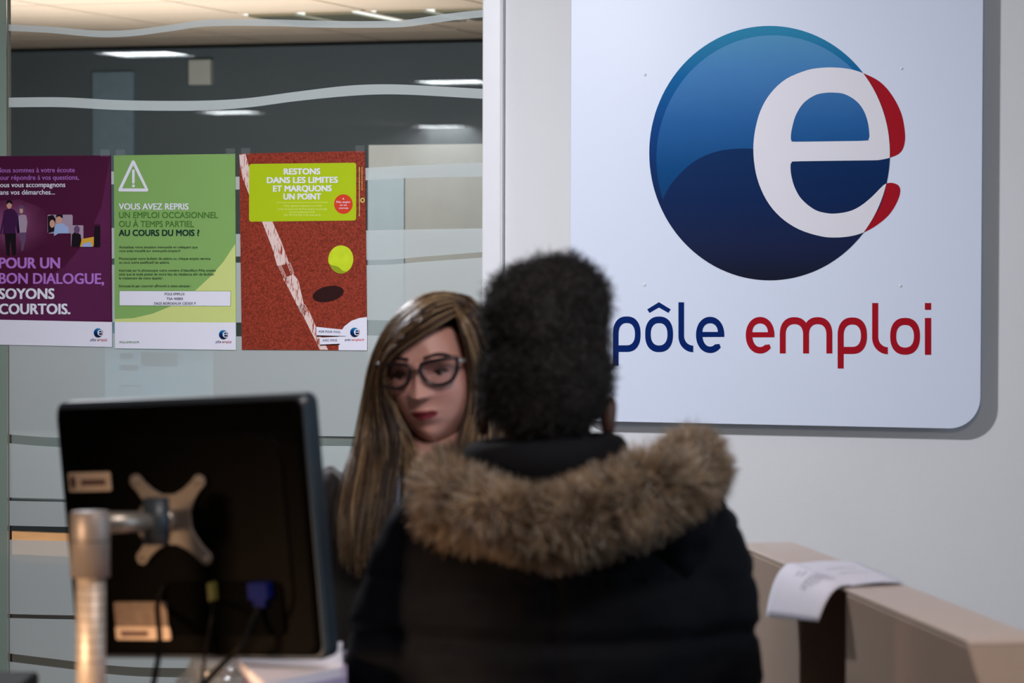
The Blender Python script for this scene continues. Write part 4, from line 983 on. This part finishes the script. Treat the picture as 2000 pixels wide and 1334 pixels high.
# eyes with lids, lashes and brows
M['eyew'] = mat('eye_white', col(200, 190, 186), .2); M['iris'] = mat('iris', col(64, 50, 40), .15); M['lid'] = mat('eyelid', col(104, 66, 62), .5); M['brow'] = mat('brow_brown', col(50, 32, 26), .8)
for s in (-1, 1):
    ec = (s*.031, -.069, .0025)
    v, ff = ellipsoid(ec, (.0125, .0125, .0115), 20, 14); eo_ = obj('eye', [HL(*q) for q in v], ff, M['eyew'], wom, True)
    v, ff = ellipsoid((ec[0]-.0015, ec[1]-.0082, -.0022), (.0072, .005, .0072), 16, 10); obj('iris', [HL(*q) for q in v], ff, M['iris'], eo_, True)
    # upper lid covers the upper half of the ball
    V_ = []; F_ = []
    for j in range(9):
        el = R(8+72*j/8)
        for i in range(17):
            az_ = R(-80+160*i/16); V_.append(HL(ec[0]+.0142*math.sin(az_)*math.cos(el), ec[1]-.0142*math.cos(az_)*math.cos(el), ec[2]-.0015+.0135*math.sin(el)))
    for j in range(8):
        for i in range(16): F_.append((j*17+i, j*17+i+1, (j+1)*17+i+1, (j+1)*17+i))
    obj('eyelid', V_, F_, M['lid'], wom, True)
    obj('lashes', *tube([HL(ec[0]+.0150*math.sin(R(a)), ec[1]-.0150*math.cos(R(a)), .0031-.0000015*a*a*.3) for a in range(-80, 95, 15)], .0018, 6), M['iris'], wom, True)
    bp_ = [(s*.013, -.0905, .0255), (s*.022, -.0905, .0275), (s*.034, -.0865, .0295), (s*.046, -.0775, .0265), (s*.053, -.071, .021)]
    obj('eyebrow', *tube([HL(*q) for q in catmull(bp_, 4)], [(.0034, .0042)]*17, 8), M['brow'], wom, True)
# glasses
M['gl'] = mat('glasses_dark_acetate', col(40, 24, 30), .25, coat=.3, var=.2, scale=90); M['gt'] = mat('glasses_silver_temple', col(205, 200, 200), .25, .8)
gg = bpy.data.objects.new('glasses', None); COL.objects.link(gg); gg.parent = wom; gl_o = HL(0, -.105, 0); gg.location = gl_o-LOC[wom.name]; LOC[gg.name] = gl_o
lensm = glassmat(); lensm.name = 'lens'
lensm.node_tree.nodes['Fresnel'].inputs[0].default_value = 1.15; lensm.node_tree.nodes['Transparent BSDF'].inputs[0].default_value = (.80, .78, .80, 1)
for s in (-1, 1):
    ring = [(s*.0085, .008), (s*.011, .0155), (s*.024, .0190), (s*.044, .0200), (s*.0640, .0205), (s*.0665, .0135), (s*.0625, -.004), (s*.053, -.0150), (s*.037, -.0190), (s*.021, -.0150), (s*.0115, -.004)]
    cr_ = catmull(ring, 5, True)
    def gp(x, z): return HL(x*1.01, -.104+3.2*x*x, z*1.04+.0015)
    pts_ = [gp(p[0], p[1]) for p in cr_]; pts_.append(pts_[0]); pts_.append(pts_[1])
    obj('rim', *tube(pts_, [(.0030, .0032)]*len(pts_), 8, xdir=tuple(by)), M['gl'], gg, True)
    obj('lens', [gp(p[0], p[1])+by*.0005 for p in cr_], [tuple(range(len(cr_)))], lensm, gg)
    obj('temple', *tube([HL(s*.0655, -.090, .017), HL(s*.068, -.086, .0165)] if s < 0 else [HL(s*.066, -.089, .017), HL(s*.072, -.083, .016), HL(s*.0775, -.05, .012), HL(s*.079, 0, .003)], [(.0016, .0032)]*(2 if s < 0 else 4), 8), M['gt' if s > 0 else 'gl'], gg, True)
obj('bridge', *tube([gp(-.0095, .004), HL(-.004, -.106, .0085), HL(.004, -.106, .0085), gp(.0095, .004)], .0022, 8), M['gl'], gg, True)
# hair: guides in the picture plane, offset in depth from the head centre
def HG(L): return [P(x, y, wd_+d) for x, y, d in L]
guides_l = [
 [(889,612,-.085),(868,624,-.104),(841,640,-.108),(795,670,-.104),(764,692,-.09),(749,714,-.078),(748,760,-.068),(764,805,-.062),(778,850,-.068),(776,890,-.080),(764,940,-.10),(750,1040,-.125),(746,1090,-.125)],
 [(886,592,-.055),(846,600,-.095),(792,645,-.100),(755,702,-.07),(741,775,-.05),(748,850,-.05),(746,910,-.07),(736,975,-.10),(726,1050,-.12),(722,1118,-.12)],
 [(888,584,-.02),(838,586,-.065),(780,634,-.065),(742,700,-.03),(725,785,-.02),(716,865,-.03),(704,930,-.06),(694,1000,-.10),(692,1070,-.11),(694,1122,-.11)],
 [(890,580,0),(838,580,-.02),(774,624,-.02),(737,695,.0),(718,785,.01),(703,865,.02),(684,925,-.03),(670,985,-.07),(666,1050,-.09),(672,1098,-.09)],
 [(893,583,.05),(848,588,.07),(794,636,.08),(757,715,.07),(742,795,.07),(732,865,.07),(716,925,.05),(702,985,.05),(700,1040,.05),(705,1080,.05)]]
guides_r = [
 [(891,612,-.085),(902,640,-.102),(914,682,-.092),(922,735,-.07),(923,790,-.055),(914,835,-.055),(905,880,-.06),(905,930,-.07),(908,980,-.08),(912,1040,-.09)],
 [(890,592,-.055),(910,612,-.08),(930,650,-.075),(943,700,-.055),(950,755,-.04),(952,810,-.04),(948,870,-.04),(940,930,-.05),(935,990,-.07),(930,1060,-.08)],
 [(891,583,-.02),(918,596,-.04),(944,635,-.04),(958,690,-.02),(967,750,-.01),(970,810,-.01),(968,880,-.01),(962,940,-.03),(958,1000,-.05),(955,1070,-.06)],
 [(892,580,.0),(920,590,.0),(948,630,.0),(963,690,.01),(973,755,.02),(977,820,.02),(975,890,.02),(970,950,.0),(965,1010,-.02),(960,1080,-.03)],
 [(893,583,.05),(920,600,.07),(940,640,.08),(955,700,.08),(962,760,.08),(964,820,.08),(962,880,.07),(958,940,.06),(955,1000,.06),(950,1060,.06)]]
guides_b = [
 [(790,640,.09),(765,740,.10),(755,820,.10),(752,880,.09),(748,940,.08),(745,1000,.07)],
 [(830,615,.12),(805,740,.125),(800,820,.12),(798,880,.11),(798,940,.10),(798,1000,.09)],
 [(870,605,.12),(858,740,.13),(855,820,.125),(855,880,.115),(855,940,.105),(855,1000,.09)],
 [(905,620,.11),(910,740,.12),(912,820,.12),(912,880,.11),(910,940,.10),(905,1000,.09)],
 [(935,650,.09),(945,740,.10),(950,820,.10),(950,880,.09),(948,940,.08),(945,1000,.07)]]
guides_n = [
 [(757,742,-.062),(763,800,-.057),(780,850,-.062),(794,890,-.077),(799,930,-.095),(794,990,-.115),(786,1050,-.125)],
 [(755,742,-.04),(768,805,-.045),(788,852,-.05),(806,890,-.065),(812,930,-.085),(810,990,-.105),(804,1050,-.115)]]
S_ = 22
def resample(L, n=S_):
    c = npv(catmull([tuple(p) for p in HG(L)], 8)); d = np.r_[0, np.cumsum(np.linalg.norm(np.diff(c, axis=0), axis=1))]
    t = np.linspace(0, d[-1], n); return np.stack([np.interp(t, d, c[:, k]) for k in range(3)], 1)
HP = []; HC = []; HW = []
dark = np.array([lin(58), lin(40), lin(28)]); mid = np.array([lin(112), lin(82), lin(56)]); blond = np.array([lin(226), lin(192), lin(146)])
shells = []
for gi, guides in enumerate((guides_l, guides_r, guides_b, guides_n)):
    G_ = np.stack([resample(g) for g in guides])
    n = (3000, 1900, 900, 420)[gi]
    if gi < 3: shells.append(G_)
    for k in range(n):
        u = rng.random()*(len(guides)-1); i = min(int(u), len(guides)-2); fu = u-i
        a = G_[i]*(1-fu)+G_[i+1]*fu
        cl = int(u*26); rc = np.random.default_rng(cl+100*gi)
        t = np.linspace(0, 1, S_)[:, None]
        off = rng.normal(0, .0022, 3)*(1+1.5*t)+rc.normal(0, .006, 3)*t+np.array(tuple(FW))*rng.uniform(-.004, .010)
        wav = np.sin(t*9+rc.random()*6)*.003*t*rc.normal(0, 1, 3)
        a = a+off+wav
        cut = rng.uniform(.86, 1.0) if rng.random() < .8 else rng.uniform(.6, .9)
        a = np.stack([np.interp(np.linspace(0, cut, S_), np.linspace(0, 1, S_), a[:, q]) for q in range(3)], 1)
        HP.append(a); w_ = .6*rc.random()+.4*rng.random(); b = rng.random()
        c = mid*(.6+.5*b)
        if w_ > .62: c = c*.3+blond*.68*(.7+.4*b)
        elif w_ < .4: c = dark*(.8+.5*b)
        else: c = c*.75
        HC.append(c); HW.append(rng.uniform(.0006, .0013))
hv_, hq_, hcc = paths_mesh(np.array(HP), np.array(HW), .2, np.array(HC))
# darken towards the lengths: brown roots band with blonde crown
M['hair'] = mat('brown_hair', (1, 1, 1, 1), .42, var=.1, attr='tint', spec=.6)
hair = obj('hair', hv_, hq_, M['hair'], wom, True, colors=hcc)
# solid under-hair so that nothing shows between strands
V = []; Fc = []
for G_ in shells:
    o_ = len(V); g_ = G_+np.array(tuple(FW))*.006
    for row in g_: V += [tuple(p) for p in row]
    for i in range(len(G_)-1):
        for k in range(S_-1): Fc.append((o_+i*S_+k, o_+(i+1)*S_+k, o_+(i+1)*S_+k+1, o_+i*S_+k+1))
uh = obj('under_hair', V, Fc, mat('under_hair_brown', col(40, 28, 20), .9, spec=.1), wom, True)
md = uh.modifiers.new('t', 'SOLIDIFY'); md.thickness = .006
v, ff = ellipsoid((0, 0, 0), (.079, .100, .104), 40, 28); vv = []; 
ci = [i for i, q in enumerate(v)]
vv = [HL(q[0]*(.97 if q[1] < 0 else 1), q[1]+.012, q[2]+.012) for q in v]
keep = [t for t in ff if all((v[i][1] > -.035-.35*max(0, v[i][2]-.09)*0 and (v[i][1] > .0 or v[i][2] > -.02)) or (v[i][2] > .098) for i in t)]
obj('hair_crown', vv, keep, mat('crown_brown', col(60, 42, 30), .9, spec=.1), wom, True)
# clothes
J = [tube([WF(-.02, .03, SHZ+.03), WF(-.01, .03, SHZ-.0), WF(0, .02, SHZ-.05), WF(0, .01, SHZ-.2), WF(0, .01, SHZ-.36), WF(0, .01, SHZ-.58)], [(.055, .045), (.115, .07), (.185, .095), (.165, .115), (.145, .10), (.185, .13)], 28, xdir=tuple(RT))]
for s in (-1, 1):
    J.append(tube([WF(s*.12, .02, SHZ-.025), WF(s*.18, .025, SHZ-.07), WF(s*.212, .03, SHZ-.2), WF(s*.222, .03, SHZ-.32)], [.055, .062, .052, .047], 18))
    J.append(tube([WF(s*.222, .03, SHZ-.32), WF(s*.19, -.08, SHZ-.325), WF(s*.158, -.17, SHZ-.305)], [.048, .042, .034], 18))
jv, jf, jn = remesh(*merge(*J), .009, 5)
jv = fold_noise(jv, jn, .006, 9, (1, 1, .6))
M['jacket'] = mat('dark_jacket_wool', col(46, 40, 44), .85, var=.2, scale=60, sheen=.2)
# open neckline: drop faces in a V at the front
vtx = V0 = []
nf = []
for q in jf:
    c = sum((Vector(jv[i]) for i in q), Vector())/len(q); l = toL(WF, c)
    if l[1] < -.0 and abs(l[0]+.01) < (l[2]-(SHZ-.22))*.32: continue
    if l[2] > SHZ+.028: continue
    nf.append(q)
jk = obj('jacket', jv, nf, M['jacket'], wom, True); md = jk.modifiers.new('t', 'SOLIDIFY'); md.thickness = .004
M['shirt'] = mat('light_blue_shirt', col(176, 190, 222), .8, var=.05)
SV, SF, sn = remesh(*merge(tube([WF(-.01, .02, SHZ+.045), WF(0, .02, SHZ-.01), WF(0, .02, SHZ-.06), WF(0, .01, SHZ-.3), WF(0, .01, SHZ-.5)], [(.060, .055), (.085, .065), (.155, .085), (.135, .100), (.13, .09)], 26, xdir=tuple(RT))), .009, 3)
nf = []
for q in SF:
    l = toL(WF, Vector(SV[q[0]]))
    if l[2] > SHZ+.035 or (l[1] < 0 and abs(l[0]) < (l[2]-(SHZ-.09))*.38): continue
    nf.append(q)
shirt = obj('shirt', SV, nf, M['shirt'], wom, True)
for s in (-1, 1):   # collar points
    pts_ = [(s*.062, .03, SHZ+.055), (s*.045, -.045, SHZ+.035), (s*.012, -.075, SHZ-.005), (s*.030, -.095, SHZ-.055), (s*.082, -.07, SHZ-.005), (s*.085, .02, SHZ+.01)]
    co = obj('shirt_collar', [WF(*q) for q in pts_], [(0, 1, 5), (1, 4, 5), (1, 2, 4), (2, 3, 4)], M['shirt'], wom); md = co.modifiers.new('t', 'SOLIDIFY'); md.thickness = .003
    lp = [(s*.09, -.03, SHZ+.02), (s*.055, -.085, SHZ-.03), (s*.02, -.125, SHZ-.17), (s*.012, -.128, SHZ-.24), (s*.07, -.125, SHZ-.12), (s*.115, -.09, SHZ-.04)]
    lo_ = obj('lapel', [WF(*q) for q in lp], [(0, 1, 5), (1, 2, 4, 5), (2, 3, 4)], M['jacket'], wom); md = lo_.modifiers.new('t', 'SOLIDIFY'); md.thickness = .004
def trousers(Fr, hz, who, m, g):
    tv_, tf_, tn_ = remesh(*merge(*([tube([Fr(s*.085, 0, hz+.04), Fr(s*.092, 0, hz*.75), Fr(s*.092, -.004*g, hz*.5), Fr(s*.094, .008*g, .12), Fr(s*.094, .010*g, .05)], [(.10, .12), (.088, .095), (.068, .075), (.062, .07), (.06, .068)], 18, xdir=tuple(Fr.x)) for s in (-1, 1)]+[tube([Fr(0, 0, hz+.12), Fr(0, 0, hz+.04), Fr(0, 0, hz-.06)], [(.15, .11), (.17, .125), (.15, .11)], 20, xdir=tuple(Fr.x))])), .010, 4)
    obj('trousers', fold_noise(tv_, tn_, .006, 10), tf_, m, who, True)
    for s in (-1, 1):
        sv, sf_, _ = remesh(*merge(tube([Fr(s*.094, -.05*g, .035), Fr(s*.096, .05*g, .045), Fr(s*.10, .16*g, .03)], [(.036, .034), (.042, .036), (.036, .022)], 16, xdir=tuple(Fr.x)), tube([Fr(s*.094, 0, .03), Fr(s*.094, 0, .1)], .045, 14)), .008, 3)
        sv[:, 2] = np.maximum(sv[:, 2], .001)
        obj('shoe', sv, sf_, M['black'], who, True)
M['jeans'] = mat('dark_denim', col(34, 38, 52), .85, var=.2, scale=80)
trousers(WF, .84, wom, M['jacket'], -1)

# ============================ the client seen from behind
md_ = 4.2; pxm = md_/F
mb = P(1083, 1100, md_)
MF = Frame((mb.x, mb.y, 0), 0)
man = root('person', (mb.x, mb.y, 0), 'person seen from behind with high dark hair and black parka with fur-trimmed hood', 'person')
def ML(px, py, dd=0):
    q = P(px, py, md_+dd); return q
dskin = np.array([lin(74), lin(48), lin(38)])
hm = ML(1068, 730, .03)
def E(px, py, dd, rx, ry, rz): return ellipsoid(ML(px, py, dd), (rx, ry, rz), 28, 18)
zsh = ML(1083, 985).z
parts = [E(1070, 690, .02, .078, .095, .105), E(1070, 770, .03, .068, .085, .085), E(1068, 790, .065, .055, .05, .075),
         tube([ML(1068, 770, .02), ML(1070, 850, .01), ML(1075, 920, .0), ML(1083, 1000, 0)], [.060, .058, .062, .085], 22, xdir=tuple(RT)),
         tube([MF(0, 0, zsh+.02), MF(0, 0, zsh-.04), MF(0, 0, zsh-.2), MF(0, 0, zsh-.38), MF(0, 0, zsh-.55)], [(.10, .07), (.19, .09), (.17, .11), (.14, .09), (.16, .11)], 24, xdir=tuple(RT))]
ml_ = [1, -1]
for s in ml_:
    parts.append(tube([MF(s*.185, 0, zsh-.05), MF(s*.225, .0, zsh-.2), MF(s*.235, .01, zsh-.34)], [.052, .045, .038], 16))
    parts.append(tube([MF(s*.235, .01, zsh-.34), MF(s*.24, .05, zsh-.48), MF(s*.24, .08, zsh-.60)], [.038, .034, .026], 16))
    parts += hand_parts(MF, s*.24, .08, zsh-.60, s, (0, .2, -.98), .6)
parts += leg_parts(MF, .80)
# face on the far side
nz_ = tube([ML(1068, 720, .118), ML(1068, 752, .135), ML(1068, 762, .122)], [.009, .014, .012], 12); parts.append(nz_)
bv, bf, _ = remesh(*merge(*parts), .0055, 4)
obj('body', bv, bf, M['skin'], man, True, colors=np.tile(dskin, (len(bv), 1)))
M['dskin'] = mat('dark_skin', tuple(dskin)+(1,), .5); M['dhair'] = mat('black_hair', (1, 1, 1, 1), .6, attr='tint', var=.1)
for s, (x, y) in ((1, (1188, 815)), (-1, (944, 812))):
    ec = ML(x, y, .045); v, ff = ellipsoid((0, 0, 0), (.011, .017, .029), 20, 14); vv = []
    for q in v:
        q = Vector(q); q.x += .008*max(0, q.z/.029)*s*.6+.006*(q.y/.017)*-s*-.4
        vv.append(ec+RT*q.x+FW*q.y*1.0+UP*q.z)
    obj('ear', vv, ff, M['dskin'], man, True)
for s in (-1, 1):
    q0 = ML(1068+s*46, 728, .115); obj('eye', *ellipsoid(q0, (.012, .012, .012), 12, 8), M['eyew'], man, True)
obj('lips', *tube([ML(1040, 795, .118), ML(1068, 797, .126), ML(1096, 795, .118)], [.004, .007, .004], 10), mat('lips_dark', col(110, 60, 58), .5), man, True)
# hair volume
hparts = [E(1070, 598, .0, .078, .10, .062), E(1116, 590, -.01, .047, .08, .056), E(1027, 618, -.01, .050, .08, .060), E(1085, 560, .0, .048, .07, .042), E(1075, 655, -.01, .072, .090, .065),
          E(1068, 720, -.015, .085, .084, .085), E(1068, 775, -.025, .076, .066, .066), E(1148, 640, .0, .022, .05, .04), E(1140, 745, .03, .035, .06, .05), E(990, 740, .03, .035, .06, .055)]
hv2, hf2, hn2 = remesh(*merge(*hparts), .007, 4)
hv2 = fold_noise(hv2, hn2, .006, 22)
hr_ = obj('hair', hv2, hf2, mat('black_hair_base', col(16, 12, 10), .75, bump=.6, bscale=160), man, True)
idx = rng.integers(0, len(hv2), 9000)
cc = np.tile(np.array([lin(20), lin(16), lin(13)]), (9000, 1))*rng.uniform(.6, 1.5, (9000, 1))
v, q, cc = strands(hv2[idx]+rng.normal(0, .002, (9000, 3)), hn2[idx]+rng.normal(0, .35, (9000, 3)), rng.uniform(.008, .020, 9000), .0006, 5, 1.4, 0, 5, .4, cc)
o_ = obj('hair_curls', v, q, M['dhair'], man, True, colors=cc); o_['kind'] = 'stuff'
# parka: padded, quilted
zz = lambda py: ML(1083, py).z
J = [tube([MF(0, -.01, zz(925)), MF(0, -.01, zz(965)), MF(0, -.01, zz(1010)), MF(0, -.01, zz(1060)), MF(0, -.01, zz(1150)), MF(0, -.01, zz(1334)), MF(0, -.01, .98), MF(0, -.01, .78)],
          [(.085, .075), (.15, .105), (.20, .125), (.222, .145), (.235, .16), (.235, .165), (.24, .17), (.25, .175)], 36, xdir=tuple(RT))]
for s, k in ((-1, .022), (1, .0)):
    J.append(tube([MF(s*(.12-k), 0, zz(980)+(-k)*.6), MF(s*(.172-k), 0, zz(1040)), MF(s*(.202-k*.7), .0, zz(1120)), MF(s*.214, .005, zz(1230)), MF(s*.222, .01, zz(1340)), MF(s*.232, .03, zz(1340)-.12), MF(s*.238, .06, zz(1340)-.26)], [.07, .078, .073, .071, .069, .062, .052], 22))
J.append(E(1395, 1030, .02, .03, .07, .03))
jv, jf, jn = remesh(*merge(*J), .010, 4)
out = jv.copy()
for i in range(len(jv)):
    l = toL(MF, jv[i]); q = Vector((l[0]*9, l[1]*9, l[2]*16))
    n = noise.noise(q)*.007+noise.noise(q*2.5)*.003
    zq = (l[2]-.2*abs(l[0])*0)/.085; n += -.009*math.exp(-((zq-round(zq))/.10)**2)*(1 if l[2] < zz(1110) else 0)
    if abs(l[0]) < .21: n += -.006*math.exp(-(l[0]/.006)**2)*(l[1] < 0)
    out[i] += jn[i]*n
M['parka'] = mat('black_parka_shell', col(14, 16, 22), .7, var=.25, scale=14, bump=.12, bscale=120, spec=.08)
obj('parka', out, jf, M['parka'], man, True)
# collar band standing around the neck inside the hood
cpts = []
for k in range(37):
    a = 2*math.pi*k/36; cpts.append(MF(-.012+.094*math.cos(a), .0+.085*math.sin(a), zz(905)+.018*math.cos(2*a)*0+.014*math.sin(a)*0+.006*math.cos(a)))
cp = [tube(cpts, [(.036, .022)]*37, 14, xdir=(0, 0, 1), cap=False)]
cb_ = []
M['lining'] = mat('hood_lining', col(15, 17, 22), .85, var=.2, spec=.15)
obj('parka_collar', *cp[0], M['lining'], man, True)
# hood lying on the back
hparts = [E(1085, 1030, -.12, .15, .05, .055), E(1250, 1020, -.08, .10, .06, .06), E(1335, 1040, -.03, .05, .06, .06), E(930, 1010, -.07, .085, .06, .045), E(1085, 1070, -.125, .12, .04, .045), E(1290, 1085, -.09, .055, .04, .05), E(1075, 920, -.04, .078, .055, .055), E(1120, 935, -.05, .06, .05, .05)]
v, ff, n_ = remesh(*merge(*hparts), .009, 5)
v = fold_noise(v, n_, .009, 14)
obj('hood', v, ff, M['parka'], man, True)
# fur trim: ring of the hood rim, U-shaped from behind, running forward round the shoulders
rim = [(920, 925, .15, 38), (878, 940, .07, 44), (864, 966, -.02, 52), (888, 988, -.09, 58), (940, 1000, -.145, 58), (1010, 1022, -.18, 56), (1075, 1025, -.195, 60), (1140, 1010, -.19, 62), (1205, 990, -.175, 66), (1265, 965, -.15, 68), (1318, 938, -.10, 66), (1352, 922, -.04, 58), (1362, 912, .04, 50), (1335, 900, .12, 42)]
rc_ = catmull([tuple(ML(a, b, c))+(d,) for a, b, c, d in rim], 6)
fpts = [Vector(p[:3]) for p in rc_]; frad = [float(p[3])*pxm*.86 for p in rc_]
v, ff = tube(fpts, frad, 20, xdir=(0, 0, 1)); 
obj('fur_base', v, ff, mat('fur_backing', col(70, 56, 42), .9, var=.3, scale=60), man, True)
N = 26000
ii = rng.integers(0, len(fpts)-1, N); fu = rng.random(N)[:, None]; fp = npv(fpts); cen = fp[ii]*(1-fu)+fp[ii+1]*fu
tan = fp[ii+1]-fp[ii]; tan /= np.linalg.norm(tan, axis=1)[:, None]
rd = rng.normal(0, 1, (N, 3)); rd -= (rd*tan).sum(1)[:, None]*tan; rd /= np.linalg.norm(rd, axis=1)[:, None]
rad = np.array(frad)[ii][:, None]
rt = cen+rd*rad*.95
cl = np.array([tuple(noise.noise_vector(Vector(p)*17)) for p in rt]); cl2 = np.array([noise.noise(Vector(p)*48+Vector((5, 5, 5))) for p in rt]); cl3 = np.array([noise.noise(Vector(p)*9) for p in rt])
dr = rd+cl*1.5+tan*(.35+.5*cl3[:, None])+rng.normal(0, .18, (N, 3)); dr[:, 2] -= .15
fl = rng.uniform(.022, .040, N)*(1+.35*cl3)
fb_ = np.array([lin(180), lin(156), lin(126)]); fd = np.array([lin(96), lin(74), lin(56)]); fg = np.array([lin(212), lin(204), lin(190)])
mixv = np.clip(.5+cl2*1.3+rng.normal(0, .2, N), 0, 1)[:, None]
fc = fd*(1-mixv)+fb_*mixv; gk = (rng.random(N) < .18)[:, None]; fc = np.where(gk, fg*rng.uniform(.6, 1, (N, 1)), fc)
v, q, cc = strands(rt, dr, fl, .00075, 5, .5, .35, 9, .25, fc)
M['fur'] = mat('fur_strands', (1, 1, 1, 1), .6, var=.1, attr='tint')
o_ = obj('fur_trim', v, q, M['fur'], man, True, colors=cc); o_['kind'] = 'stuff'
trousers(MF, .80, man, M['jeans'], 1)
